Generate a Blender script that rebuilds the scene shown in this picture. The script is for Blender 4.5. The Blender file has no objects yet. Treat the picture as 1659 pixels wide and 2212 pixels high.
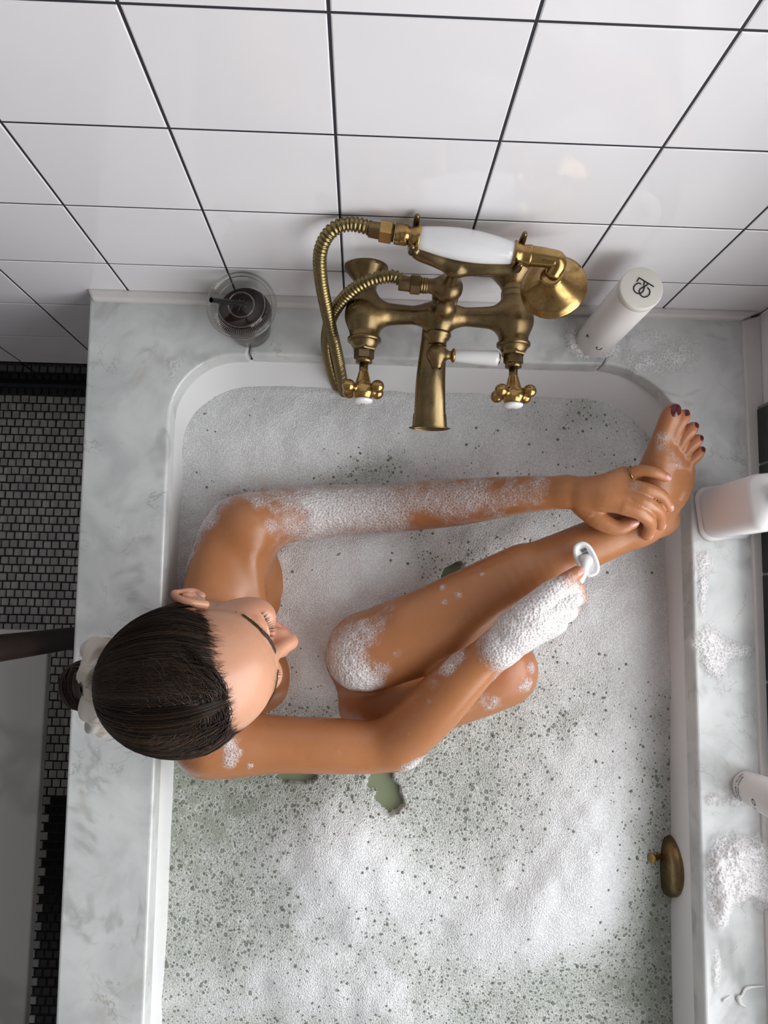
import bpy, bmesh, math, random
import numpy as np
from mathutils import Matrix, Vector

# ------------------------------------------------------------------ camera, world, light, exposure
SC = bpy.context.scene
COL = SC.collection
F_PX, CX, CY, CAM_H = 1661.0, 829.5, 1106.0, 1.15
_n = np.array([(780 - CX) / F_PX, -(1293 - CY) / F_PX, -1.0])
_z = -_n / np.linalg.norm(_n)
_x = np.array([1, -0.0255, 0.0]); _x[2] = -(_x[0] * _n[0] + _x[1] * _n[1]) / _n[2]; _x /= np.linalg.norm(_x)
_y = np.cross(_z, _x)
ROT = np.array([_x, _y, _z])
CAMP = np.array([0, 0, CAM_H])

def P(px, py, z):
    """the point at height z whose picture is at (px, py): used to read sizes and places off the photograph"""
    d = ROT @ np.array([(px - CX) / F_PX, -(py - CY) / F_PX, -1.0])
    return CAMP + d * ((z - CAM_H) / d[2])

def PY(px, py, y):
    d = ROT @ np.array([(px - CX) / F_PX, -(py - CY) / F_PX, -1.0])
    return CAMP + d * (y / d[1])

cam = bpy.data.cameras.new('camera'); camo = bpy.data.objects.new('camera', cam); COL.objects.link(camo)
M4 = np.eye(4); M4[:3, :3] = ROT; M4[:3, 3] = CAMP
camo.matrix_world = Matrix(M4.tolist())
cam.sensor_fit = 'VERTICAL'; cam.sensor_height = 36.0; cam.lens = 36.0 * F_PX / 2212.0
cam.clip_start = 0.01
SC.camera = camo

SC.view_settings.view_transform = 'Standard'; SC.view_settings.look = 'None'
SC.view_settings.gamma = 1.0; SC.view_settings.use_curve_mapping = False
SC.view_settings.exposure = -0.06
SC.cycles.use_denoising = True

world = bpy.data.worlds.new('overcast_sky'); SC.world = world; world.use_nodes = True
world.node_tree.nodes['Background'].inputs[0].default_value = (0.90, 0.94, 1.0, 1)
world.node_tree.nodes['Background'].inputs[1].default_value = 1.0

WALL_X, WALL_Y, FLOOR_Z, CEIL_Z = 0.615, 0.46, -0.54, 1.95
ROOM_L, ROOM_F = -1.9, -2.3
WIN = dict(y0=-1.45, y1=0.22, z0=0.07, z1=1.35)
def area(name, loc, rot, sx, sy, power, col):
    l = bpy.data.lights.new(name, 'AREA'); l.shape = 'RECTANGLE'; l.size = sx; l.size_y = sy; l.energy = power; l.color = col
    o = bpy.data.objects.new(name, l); COL.objects.link(o); o.location = loc; o.rotation_euler = rot
    return o
# daylight coming in through the window beside the bath
area('window_daylight', (WALL_X + 0.13, (WIN['y0'] + WIN['y1']) / 2, (WIN['z0'] + WIN['z1']) / 2), (0, math.radians(90), 0),
     WIN['z1'] - WIN['z0'], WIN['y1'] - WIN['y0'], 38.0, (1.0, 0.99, 0.985))

# ------------------------------------------------------------------ helpers
def tag(o, label=None, cat=None, group=None, kind=None):
    if label: o['label'] = label
    if cat: o['category'] = cat
    if group: o['group'] = group
    if kind: o['kind'] = kind
    return o

def empty(name, loc, label=None, cat=None, group=None, kind=None):
    o = bpy.data.objects.new(name, None); COL.objects.link(o); o.location = tuple(loc); o.empty_display_size = 0.02
    return tag(o, label, cat, group, kind)

def obj(name, vf, mat, parent=None, smooth=False, bevel=0.0, seg=2, attrs=None):
    v, f = vf
    me = bpy.data.meshes.new(name)
    me.from_pydata([tuple(map(float, p)) for p in v], [], [tuple(map(int, q)) for q in f])
    me.update()
    return link(name, me, mat, parent, smooth, bevel, seg)

def link(name, me, mat, parent=None, smooth=False, bevel=0.0, seg=2):
    if mat is not None and not me.materials: me.materials.append(mat)
    if smooth: me.polygons.foreach_set('use_smooth', np.ones(len(me.polygons), bool))
    o = bpy.data.objects.new(name, me); COL.objects.link(o)
    if parent is not None:
        o.parent = parent
        o.matrix_parent_inverse = chain_world(parent).inverted()
    if bevel > 0:
        m = o.modifiers.new('bevel', 'BEVEL'); m.width = bevel; m.segments = seg; m.limit_method = 'ANGLE'
    return o

def chain_world(o):
    m = Matrix.Translation(o.location)
    if o.parent is not None: m = chain_world(o.parent) @ o.matrix_parent_inverse @ m
    return m

def bigmesh(name, V, Q, attrs=None):
    """fast mesh from numpy: Q is an (n,4) or (n,3) array"""
    me = bpy.data.meshes.new(name)
    k = Q.shape[1]
    me.vertices.add(len(V)); me.vertices.foreach_set('co', V.astype(np.float32).ravel())
    me.loops.add(Q.size); me.loops.foreach_set('vertex_index', Q.astype(np.int32).ravel())
    me.polygons.add(len(Q)); me.polygons.foreach_set('loop_start', np.arange(0, Q.size, k, dtype=np.int32))
    me.update(calc_edges=True)
    for nm, a in (attrs or {}).items():
        at = me.attributes.new(nm, 'FLOAT', 'POINT'); at.data.foreach_set('value', a.astype(np.float32))
    return me

def join(*vfs):
    V, F = [], []
    for v, f in vfs:
        n = len(V); V += [tuple(p) for p in v]; F += [tuple(i + n for i in q) for q in f]
    return V, F

def box(x0, x1, y0, y1, z0, z1):
    v = [(x, y, z) for x in (x0, x1) for y in (y0, y1) for z in (z0, z1)]
    return v, [(0, 1, 3, 2), (4, 6, 7, 5), (0, 4, 5, 1), (2, 3, 7, 6), (0, 2, 6, 4), (1, 5, 7, 3)]

def basis(a):
    a = np.asarray(a, float); a = a / np.linalg.norm(a)
    u = np.array([0, 0, 1.0]) if abs(a[2]) < 0.9 else np.array([1.0, 0, 0])
    e1 = np.cross(u, a); e1 /= np.linalg.norm(e1)
    return e1, np.cross(a, e1), a

def lathe(prof, o, axis, seg=32, cap=True, rot=0.0):
    """profile [(radius, height)] turned about an axis"""
    e1, e2, a = basis(axis); o = np.asarray(o, float)
    V, F = [], []
    for r, h in prof:
        for i in range(seg):
            t = 2 * math.pi * i / seg + rot
            V.append(o + a * h + (e1 * math.cos(t) + e2 * math.sin(t)) * r)
    n = len(prof)
    for j in range(n - 1):
        for i in range(seg):
            k = (i + 1) % seg
            F.append((j * seg + i, j * seg + k, (j + 1) * seg + k, (j + 1) * seg + i))
    if cap:
        F.append(tuple(reversed(range(seg)))); F.append(tuple(range((n - 1) * seg, n * seg)))
    return V, F

def spline(pts, n):
    """Catmull-Rom through pts (any dimension), n samples"""
    p = np.asarray(pts, float); p = np.vstack([2 * p[0] - p[1], p, 2 * p[-1] - p[-2]])
    m = len(p) - 3; out = []
    for s in np.linspace(0, m - 1e-9, n):
        i = int(s); t = s - i
        a, b, c, d = p[i:i + 4]
        out.append(0.5 * (2 * b + (c - a) * t + (2 * a - 5 * b + 4 * c - d) * t * t + (3 * b - a - 3 * c + d) * t ** 3))
    return np.array(out)

def tube(path, rad, seg=10, cap=True, flat=1.0, up=None):
    path = np.asarray(path, float); n = len(path)
    rad = np.full(n, rad) if np.isscalar(rad) else np.asarray(rad)
    tg = np.gradient(path, axis=0); tg /= np.linalg.norm(tg, axis=1)[:, None] + 1e-12
    e1 = np.asarray(up, float) if up is not None else basis(tg[0])[0]
    V = []
    ang = np.linspace(0, 2 * math.pi, seg, endpoint=False)
    for i in range(n):
        e1 = e1 - tg[i] * np.dot(e1, tg[i]); e1 /= np.linalg.norm(e1); e2 = np.cross(tg[i], e1)
        for t in ang: V.append(path[i] + rad[i] * (e1 * math.cos(t) * flat + e2 * math.sin(t)))
    F = [(j * seg + i, j * seg + (i + 1) % seg, (j + 1) * seg + (i + 1) % seg, (j + 1) * seg + i) for j in range(n - 1) for i in range(seg)]
    if cap: F.append(tuple(reversed(range(seg)))); F.append(tuple(range((n - 1) * seg, n * seg)))
    return V, F

def extrude(poly, z0, z1):
    n = len(poly)
    V = [(x, y, z0) for x, y in poly] + [(x, y, z1) for x, y in poly]
    F = [tuple(reversed(range(n))), tuple(range(n, 2 * n))] + [(i, (i + 1) % n, n + (i + 1) % n, n + i) for i in range(n)]
    return V, F

def arc(cx, cy, r, a0, a1, n):
    return [(cx + r * math.cos(math.radians(a0 + (a1 - a0) * i / n)), cy + r * math.sin(math.radians(a0 + (a1 - a0) * i / n))) for i in range(n + 1)]

def ball(c, r, seg=16, rings=10, sc=(1, 1, 1)):
    V, F = [], []
    for j in range(rings + 1):
        ph = math.pi * j / rings
        for i in range(seg):
            t = 2 * math.pi * i / seg
            V.append((c[0] + r * sc[0] * math.sin(ph) * math.cos(t), c[1] + r * sc[1] * math.sin(ph) * math.sin(t), c[2] + r * sc[2] * math.cos(ph)))
    for j in range(rings):
        for i in range(seg):
            F.append((j * seg + i, (j + 1) * seg + i, (j + 1) * seg + (i + 1) % seg, j * seg + (i + 1) % seg))
    return V, F

# smooth-union distance field and its surface: organic shapes as one continuous mesh
class Field:
    def __init__(s, lo, hi, h):
        s.lo = np.asarray(lo, float); s.h = h
        s.n = np.ceil((np.asarray(hi) - s.lo) / h).astype(int) + 1
        s.D = np.full(s.n, 0.05, np.float32)
        s.ax = [(s.lo[i] + h * np.arange(s.n[i])).astype(np.float32) for i in range(3)]
    def block(s, lo, hi):
        a = np.clip(np.floor((lo - s.lo) / s.h).astype(int), 0, s.n); b = np.clip(np.ceil((hi - s.lo) / s.h).astype(int) + 1, 0, s.n)
        sl = tuple(slice(a[i], b[i]) for i in range(3))
        X = s.ax[0][sl[0]][:, None, None]; Y = s.ax[1][sl[1]][None, :, None]; Z = s.ax[2][sl[2]][None, None, :]
        return sl, X, Y, Z
    def put(s, sl, d, k, sub=False):
        c = s.D[sl]
        if sub:
            h = np.clip(0.5 - 0.5 * (c + d) / k, 0, 1); s.D[sl] = c * (1 - h) - d * h + k * h * (1 - h)
        else:
            h = np.clip(0.5 + 0.5 * (c - d) / k, 0, 1); s.D[sl] = c * (1 - h) + d * h - k * h * (1 - h)
    def cone(s, a, b, ra, rb, k=0.01, sub=False):
        a = np.asarray(a, float); b = np.asarray(b, float); m = k + 0.012
        sl, X, Y, Z = s.block(np.minimum(a - ra, b - rb) - m, np.maximum(a + ra, b + rb) + m)
        if min(q.stop - q.start for q in sl) <= 0: return
        d = b - a; L = max(float(d @ d), 1e-12)
        t = np.clip(((X - a[0]) * d[0] + (Y - a[1]) * d[1] + (Z - a[2]) * d[2]) / L, 0, 1)
        q = np.sqrt((X - a[0] - t * d[0]) ** 2 + (Y - a[1] - t * d[1]) ** 2 + (Z - a[2] - t * d[2]) ** 2) - (ra + (rb - ra) * t)
        s.put(sl, q, k, sub)
    def chain(s, pts, k=0.01, sub=False):
        """pts: [(point, radius)], joined by a smooth tapering tube"""
        if len(pts) > 2:
            q = spline([np.append(np.asarray(p, float), r) for p, r in pts], (len(pts) - 1) * 4 + 1); pts = [(w[:3], w[3]) for w in q]
        A = np.array([p for p, r in pts], float); Rr = np.array([r for p, r in pts], float); m = k + 0.016 + Rr.max()
        sl, X, Y, Z = s.block(A.min(0) - m, A.max(0) + m)
        if min(q.stop - q.start for q in sl) <= 0: return
        best = np.full((sl[0].stop - sl[0].start, sl[1].stop - sl[1].start, sl[2].stop - sl[2].start), 0.06, np.float32)
        for i in range(len(A) - 1):                       # each stretch only near itself
            a, b, ra, rb = A[i], A[i + 1], Rr[i], Rr[i + 1]
            s2, X, Y, Z = s.block(np.minimum(a - ra, b - rb) - k - 0.012, np.maximum(a + ra, b + rb) + k + 0.012)
            if min(q.stop - q.start for q in s2) <= 0: continue
            d = b - a; L = max(float(d @ d), 1e-12)
            t = np.clip(((X - a[0]) * d[0] + (Y - a[1]) * d[1] + (Z - a[2]) * d[2]) / L, 0, 1)
            q = np.sqrt((X - a[0] - t * d[0]) ** 2 + (Y - a[1] - t * d[1]) ** 2 + (Z - a[2] - t * d[2]) ** 2) - (ra + (rb - ra) * t)
            w = tuple(slice(s2[j].start - sl[j].start, s2[j].stop - sl[j].start) for j in range(3)); best[w] = np.minimum(best[w], q)
        s.put(sl, best, k, sub)
    def ell(s, c, r, R=np.eye(3), k=0.01, sub=False):
        c = np.asarray(c, float); r = np.asarray(r, float); m = float(r.max()) + k + 0.012
        sl, X, Y, Z = s.block(c - m, c + m)
        if min(q.stop - q.start for q in sl) <= 0: return
        p = [(X - c[0]) * R[0, i] + (Y - c[1]) * R[1, i] + (Z - c[2]) * R[2, i] for i in range(3)]
        k0 = np.sqrt(sum((p[i] / r[i]) ** 2 for i in range(3))); k1 = np.sqrt(sum((p[i] / r[i] ** 2) ** 2 for i in range(3))) + 1e-9
        s.put(sl, k0 * (k0 - 1) / k1, k, sub)
    def surface(s):
        D = s.D; I = D < 0
        S = np.zeros(np.array(D.shape) - 1, np.uint8)
        for i in (0, 1):
            for j in (0, 1):
                for k in (0, 1): S += I[i:i + S.shape[0], j:j + S.shape[1], k:k + S.shape[2]]
        act = np.argwhere((S > 0) & (S < 8)); n = len(act)
        idx = np.full(S.shape, -1, np.int32); idx[tuple(act.T)] = np.arange(n)
        off = np.array([(i, j, k) for i in (0, 1) for j in (0, 1) for k in (0, 1)])
        val = np.stack([D[tuple((act + o).T)] for o in off], 1)
        acc = np.zeros((n, 3)); cnt = np.zeros(n)
        for i in range(8):
            for b in (1, 2, 4):
                j = i | b
                if j == i: continue
                va, vb = val[:, i], val[:, j]; cr = (va < 0) != (vb < 0)
                t = np.where(cr, va / np.where(cr, va - vb, 1), 0)[:, None]
                acc += np.where(cr[:, None], off[i] + (off[j] - off[i]) * t, 0); cnt += cr
        V = s.lo + s.h * (act + acc / cnt[:, None])
        Q = []
        for a in range(3):
            b, c = (a + 1) % 3, (a + 2) % 3
            sl0 = [slice(None)] * 3; sl1 = [slice(None)] * 3
            sl0[a] = slice(0, -1); sl1[a] = slice(1, None)
            e = np.argwhere(I[tuple(sl0)] != I[tuple(sl1)])
            e = e[(e[:, b] > 0) & (e[:, c] > 0) & (e[:, b] < S.shape[b]) & (e[:, c] < S.shape[c])]
            ub = np.eye(3, dtype=int)[b]; uc = np.eye(3, dtype=int)[c]
            q = np.stack([idx[tuple((e - o).T)] for o in (ub + uc, uc, 0 * ub, ub)], 1)
            fl = I[tuple(e.T)]
            q[~fl] = q[~fl][:, ::-1]
            Q.append(q)
        Q = np.vstack(Q); Q = Q[(Q >= 0).all(1)]
        return V, Q

def relax(V, Q, it=2, lam=0.5, w=1.0):
    E = np.vstack([Q[:, [0, 1]], Q[:, [1, 2]], Q[:, [2, 3]], Q[:, [3, 0]]]); E = np.vstack([E, E[:, ::-1]])
    dg = np.bincount(E[:, 0], minlength=len(V))[:, None]
    for _ in range(it):
        S = np.stack([np.bincount(E[:, 0], weights=V[E[:, 1], i], minlength=len(V)) for i in range(3)], 1)
        V = V + lam * w * (S / np.maximum(dg, 1) - V)
    return V

def vnormals(V, Q):
    N = np.zeros_like(V); fn = np.cross(V[Q[:, 2]] - V[Q[:, 0]], V[Q[:, 3]] - V[Q[:, 1]])
    for i in range(4):
        for c in range(3): N[:, c] += np.bincount(Q[:, i], weights=fn[:, c], minlength=len(V))
    return N / (np.linalg.norm(N, axis=1)[:, None] + 1e-12)

# cheap repeatable value noise for shaping meshes
_rng = np.random.RandomState(7); _LAT = _rng.rand(64, 64, 64)
def noise3(p):
    p = np.asarray(p, float); i = np.floor(p).astype(int); f = p - i; f = f * f * (3 - 2 * f); r = 0
    for a in (0, 1):
        for b in (0, 1):
            for c in (0, 1):
                w = (f[:, 0] if a else 1 - f[:, 0]) * (f[:, 1] if b else 1 - f[:, 1]) * (f[:, 2] if c else 1 - f[:, 2])
                r = r + w * _LAT[(i[:, 0] + a) % 64, (i[:, 1] + b) % 64, (i[:, 2] + c) % 64]
    return r
def fbm(p, o=3): return sum(noise3(np.asarray(p) * 2 ** i) / 2 ** i for i in range(o)) / sum(1 / 2 ** i for i in range(o))
def sstep(a, b, x): t = np.clip((x - a) / (b - a), 0, 1); return t * t * (3 - 2 * t)

# ------------------------------------------------------------------ materials
class NT:
    """short-hand for a node tree"""
    def __init__(s, name):
        s.m = bpy.data.materials.new(name); s.m.use_nodes = True; s.t = s.m.node_tree
        s.b = s.t.nodes['Principled BSDF']; s.out = s.t.nodes['Material Output']
    def n(s, typ, **kw):
        o = s.t.nodes.new('ShaderNode' + typ)
        for k, v in kw.items():
            if k in o.inputs.keys() if isinstance(k, str) else False: s.set(o, k, v)
            else: setattr(o, k, v)
        return o
    def set(s, node, key, v):
        i = node.inputs[key]
        if hasattr(v, 'is_output') or isinstance(v, bpy.types.NodeSocket): s.t.links.new(v, i)
        elif isinstance(v, (tuple, list)) and len(v) == 3 and i.type == 'RGBA': i.default_value = (*v, 1)
        else: i.default_value = v
    def math(s, op, a, b=0.0, clamp=False):
        o = s.t.nodes.new('ShaderNodeMath'); o.operation = op; o.use_clamp = clamp; s.set(o, 0, a); s.set(o, 1, b); return o.outputs[0]
    def mix(s, f, a, b):
        o = s.t.nodes.new('ShaderNodeMix'); o.data_type = 'RGBA'; s.set(o, 0, f); s.set(o, 6, a); s.set(o, 7, b); return o.outputs[2]
    def ramp(s, f, stops, interp='LINEAR'):
        o = s.t.nodes.new('ShaderNodeValToRGB'); e = o.color_ramp.elements; o.color_ramp.interpolation = interp
        while len(e) < len(stops): e.new(0.5)
        for i, (p, c) in enumerate(stops):
            e[i].position = p; e[i].color = (*c, 1) if isinstance(c, tuple) else (c, c, c, 1)
        s.set(o, 0, f); return o.outputs[0]
    def rng(s, v, a, b, c, d, smooth=True):
        o = s.t.nodes.new('ShaderNodeMapRange'); o.interpolation_type = 'SMOOTHSTEP' if smooth else 'LINEAR'
        for i, q in enumerate((v, a, b, c, d)): s.set(o, i, q)
        return o.outputs[0]
    def coord(s, kind='Object'): return s.t.nodes.new('ShaderNodeTexCoord').outputs[kind]
    def noise(s, vec, scale, detail=3.0, rough=0.5, dist=0.0):
        o = s.t.nodes.new('ShaderNodeTexNoise'); s.set(o, 'Vector', vec); s.set(o, 'Scale', scale); s.set(o, 'Detail', detail); s.set(o, 'Roughness', rough); s.set(o, 'Distortion', dist); return o.outputs[0]
    def vor(s, vec, scale, feature='F1', rand=1.0):
        o = s.t.nodes.new('ShaderNodeTexVoronoi'); o.feature = feature; s.set(o, 'Vector', vec); s.set(o, 'Scale', scale); s.set(o, 'Randomness', rand); return o
    def bump(s, h, strength=0.3, dist=0.001, normal=None):
        o = s.t.nodes.new('ShaderNodeBump'); s.set(o, 'Height', h); s.set(o, 'Strength', strength); s.set(o, 'Distance', dist)
        if normal is not None: s.set(o, 'Normal', normal)
        return o.outputs[0]
    def p(s, **kw):
        names = dict(col='Base Color', rough='Roughness', metal='Metallic', spec='Specular IOR Level', nrm='Normal', sss='Subsurface Weight', trans='Transmission Weight', ior='IOR', alpha='Alpha', coat='Coat Weight', emit='Emission Strength', ecol='Emission Color', sheen='Sheen Weight')
        for k, v in kw.items(): s.set(s.b, names[k], v)
        return s

def plain(name, col, rough=0.4, metal=0.0, **kw):
    t = NT(name); v = t.noise(t.coord(), kw.pop('nscale', 60.0), 2.0)
    var = kw.pop('var', 0.06)
    t.p(col=t.mix(v, tuple(c * (1 - var) for c in col), tuple(min(1, c * (1 + var)) for c in col)), rough=rough, metal=metal, **kw)
    return t.m

def clear(name, tint=(0.96, 0.97, 0.97), gloss=0.5, rough=0.03):
    """thin clear plastic: lets light straight through, shines at grazing angles"""
    t = NT(name); tr = t.n('BsdfTransparent'); t.set(tr, 0, tint); gl = t.n('BsdfGlossy'); t.set(gl, 'Roughness', rough)
    lw = t.n('LayerWeight'); t.set(lw, 0, 0.35)
    mx = t.n('MixShader'); t.set(mx, 0, t.math('MULTIPLY', t.math('ADD', lw.outputs['Facing'], 0.06), gloss)); t.set(mx, 1, tr.outputs[0]); t.set(mx, 2, gl.outputs[0])
    t.t.links.new(mx.outputs[0], t.out.inputs[0]); return t.m

M = {}
def build_materials():
    t = NT('white_glazed_tile'); c = t.coord(); n = t.noise(c, 9.0, 2.0)
    oi = t.n('ObjectInfo')
    t.p(col=t.mix(oi.outputs['Random'], (0.86, 0.84, 0.855), (0.905, 0.885, 0.90)), rough=0.07, nrm=t.bump(n, 0.05, 0.004)); M['tile'] = t.m
    M['grout'] = plain('dark_grout', (0.022, 0.022, 0.03), 0.8)
    M['paint'] = plain('warm_white_plaster', (0.50, 0.49, 0.485), 0.7)
    M['black_tile'] = plain('black_glazed_tile', (0.006, 0.006, 0.009), 0.08)
    M['light_grout'] = plain('grey_grout', (0.22, 0.22, 0.22), 0.8)
    M['caulk'] = plain('white_sealant', (0.70, 0.67, 0.65), 0.45)
    M['frame'] = plain('white_window_paint', (0.7, 0.68, 0.66), 0.4)
    M['glass'] = clear('window_glass', (0.98, 0.99, 1.0), 0.4)
    t = NT('grey_veined_marble'); c = t.coord()
    w = t.noise(c, 5.0, 5.0, 0.6, 1.2); cl = t.noise(c, 11.0, 4.0, 0.55, 0.6)
    v1 = t.math('ABSOLUTE', t.math('SUBTRACT', t.noise(c, 5.0, 4.0, 0.55, 1.1), 0.5)); v1 = t.rng(v1, 0.0, 0.05, 1.0, 0.0)
    v1 = t.math('MULTIPLY', v1, t.rng(t.noise(c, 14.0, 2.0), 0.47, 0.62, 0.0, 1.0))
    base = t.mix(t.rng(cl, 0.30, 0.75, 0.0, 1.0), (0.70, 0.71, 0.70), (0.52, 0.535, 0.53))
    base = t.mix(t.math('MULTIPLY', v1, 0.5), base, (0.33, 0.33, 0.32))
    v2 = t.rng(t.math('ABSOLUTE', t.math('SUBTRACT', t.noise(c, 8.0, 8.0, 0.68, 0.7), 0.5)), 0.0, 0.014, 1.0, 0.0)
    v2 = t.math('MULTIPLY', v2, t.rng(t.noise(c, 10.0, 2.0), 0.50, 0.66, 0.0, 0.55))
    base = t.mix(v2, base, (0.30, 0.27, 0.22))
    st = t.rng(t.noise(c, 6.0, 6.0, 0.7, 2.2), 0.60, 0.72, 0.0, 0.35)
    base = t.mix(st, base, (0.42, 0.37, 0.28))
    t.p(col=base, rough=t.rng(w, 0.3, 0.7, 0.10, 0.24), spec=0.5); M['marble'] = t.m
    t = NT('white_enamel'); t.p(col=(0.80, 0.80, 0.80), rough=0.12); M['enamel'] = t.m
    t = NT('old_brass'); c = t.coord(); n = t.noise(c, 28.0, 5.0, 0.62, 0.3); n2 = t.noise(c, 130.0, 3.0, 0.6)
    ao = t.n('NewGeometry').outputs['Pointiness']
    col = t.mix(t.rng(n, 0.38, 0.66, 0.0, 1.0), (0.205, 0.150, 0.075), (0.265, 0.180, 0.085))
    col = t.mix(t.rng(n2, 0.55, 0.75, 0.0, 0.6), col, (0.12, 0.09, 0.05))
    t.p(col=col, metal=1.0, rough=t.rng(n, 0.3, 0.7, 0.24, 0.42), nrm=t.bump(n2, 0.15, 0.0006)); M['brass'] = t.m
    t = NT('polished_brass'); n = t.noise(t.coord(), 45.0, 4.0, 0.6)
    col = t.mix(t.rng(n, 0.4, 0.65, 0.0, 1.0), (0.46, 0.30, 0.115), (0.36, 0.225, 0.085)); n3 = t.noise(t.coord(), 160.0, 3.0, 0.7)
    col = t.mix(t.rng(n3, 0.64, 0.70, 0.0, 0.75), col, (0.15, 0.11, 0.07))
    t.p(col=col, metal=1.0, rough=t.rng(n, 0.3, 0.7, 0.16, 0.30)); M['gold'] = t.m
    t = NT('hose_brass'); n = t.noise(t.coord(), 60.0, 3.0)
    t.p(col=t.mix(n, (0.21, 0.165, 0.075), (0.29, 0.225, 0.10)), metal=1.0, rough=0.3); M['hose'] = t.m
    M['porcelain'] = plain('white_porcelain', (0.82, 0.82, 0.82), 0.07, var=0.01, coat=0.5)
    M['black_ink'] = plain('black_print', (0.012, 0.010, 0.014), 0.5)
    M['bottle'] = plain('ivory_plastic', (0.80, 0.77, 0.74), 0.28, var=0.015)
    M['cap'] = plain('matt_ivory_cap', (0.76, 0.73, 0.665), 0.5, var=0.02)
    M['tube'] = plain('pale_grey_plastic', (0.72, 0.69, 0.68), 0.22, var=0.015)
    t = NT('frosted_pink_plastic'); t.p(col=(0.84, 0.815, 0.815), rough=0.35, sss=0.25); t.set(t.b, 'Subsurface Radius', (0.02, 0.015, 0.012)); M['frost'] = t.m
    M['clear'] = clear('clear_plastic_cup', (0.97, 0.97, 0.96), 0.30, 0.05)
    M['ridge'] = clear('clear_plastic_rim', (0.86, 0.85, 0.81), 1.0, 0.2)
    t = NT('cold_coffee'); t.p(col=(0.018, 0.007, 0.005), rough=0.12, spec=0.2); M['coffee'] = t.m
    M['straw'] = plain('black_straw', (0.008, 0.008, 0.009), 0.3)
    t = NT('ice'); t.p(col=(0.10, 0.08, 0.07), rough=0.05, trans=0.6, ior=1.2); M['ice'] = t.m
    M['wood'] = plain('dark_stained_wood', (0.018, 0.008, 0.006), 0.45, var=0.4, nscale=40.0)
    t = NT('cloudy_green_water'); t.p(col=(0.22, 0.245, 0.155), rough=0.03, spec=0.5); M['water'] = t.m
    t = NT('mosaic_marble'); oi = t.n('ObjectInfo'); c = t.coord('Generated'); n = t.noise(t.n('NewGeometry').outputs['Position'], 60.0, 4.0, 0.6, 0.8)
    wn = t.n('TexWhiteNoise'); wn.noise_dimensions = '3D'
    sn = t.n('VectorMath'); sn.operation = 'SNAP'; t.set(sn, 0, t.n('NewGeometry').outputs['Position']); sn.inputs[1].default_value = (0.0178, 0.0178, 1)
    t.set(wn, 0, sn.outputs[0])
    col = t.mix(wn.outputs[0], (0.33, 0.315, 0.30), (0.50, 0.485, 0.465)); col = t.mix(t.rng(n, 0.5, 0.72, 0.0, 0.5), col, (0.30, 0.28, 0.25))
    t.p(col=col, rough=0.35); M['mosaic'] = t.m
    M['mosaic_black'] = plain('black_mosaic', (0.006, 0.006, 0.006), 0.35)
    # skin: the face is paler than the tanned body
    t = NT('tanned_skin'); c = t.coord(); at = t.n('Attribute'); at.attribute_name = 'face'
    n = t.noise(c, 14.0, 3.0, 0.5); n2 = t.noise(c, 420.0, 2.0, 0.6); fr = t.vor(c, 95.0)
    body = t.mix(n, (0.37, 0.145, 0.054), (0.46, 0.195, 0.080)); face = t.mix(n, (0.50, 0.245, 0.145), (0.57, 0.30, 0.190))
    col = t.mix(at.outputs['Fac'], body, face)
    rd = t.n('Attribute'); rd.attribute_name = 'flush'
    col = t.mix(rd.outputs['Fac'], col, (0.62, 0.20, 0.13))
    fk = t.math('MULTIPLY', t.rng(fr.outputs['Distance'], 0.03, 0.06, 1.0, 0.0), t.rng(t.noise(c, 30.0, 1.0), 0.5, 0.6, 0.0, 0.55))
    col = t.mix(fk, col, (0.22, 0.09, 0.05))
    t.p(col=col, rough=t.rng(t.noise(c, 24.0, 3.0), 0.3, 0.7, 0.25, 0.42), spec=0.5, sss=0.12, nrm=t.bump(n2, 0.12, 0.0006)); t.set(t.b, 'Subsurface Radius', (0.009, 0.004, 0.002)); M['skin'] = t.m
    M['lips'] = plain('lips', (0.56, 0.13, 0.13), 0.35)
    M['nail'] = plain('pale_pink_nail', (0.66, 0.34, 0.31), 0.15)
    M['toe_nail'] = plain('dark_red_nail', (0.085, 0.012, 0.016), 0.14)
    t = NT('dark_brown_hair'); c = t.coord(); n = t.noise(c, 240.0, 2.0); oi = t.n('Attribute'); oi.attribute_name = 'tone'
    t.p(col=t.mix(oi.outputs['Fac'], (0.008, 0.0045, 0.003), (0.060, 0.034, 0.020)), rough=0.42, spec=0.28); M['hair'] = t.m
    M['bun'] = plain('brown_hair_bun', (0.028, 0.011, 0.006), 0.4, var=0.3)
    t = NT('ivory_satin'); t.p(col=(0.56, 0.50, 0.43), rough=0.38, sheen=0.4); M['satin'] = t.m
    # bath foam: film of bubbles, thin and see-through grey-green where it is sparse, opaque white where it is piled up
    t = NT('bath_foam'); c = t.coord(); at = t.n('Attribute'); at.attribute_name = 'dens'
    d = t.math('ADD', at.outputs['Fac'], t.math('MULTIPLY', t.math('SUBTRACT', t.noise(c, 28.0, 4.0, 0.6), 0.5), 0.55), True)
    fine = t.vor(c, 420.0); fine2 = t.noise(c, 900.0, 2.0, 0.6)
    edge = t.rng(fine.outputs['Distance'], 0.1, 0.75, 0.0, 1.0)
    thin = t.mix(t.rng(d, -0.05, 0.16, 0.0, 1.0), (0.29, 0.315, 0.25), t.mix(edge, (0.30, 0.318, 0.275), (0.55, 0.568, 0.53))); white = t.mix(edge, (0.67, 0.672, 0.672), (0.81, 0.812, 0.812))
    col = t.mix(t.rng(d, 0.15, 0.85, 0.0, 1.0), thin, white)
    hole_all = None; rim_all = None
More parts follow.
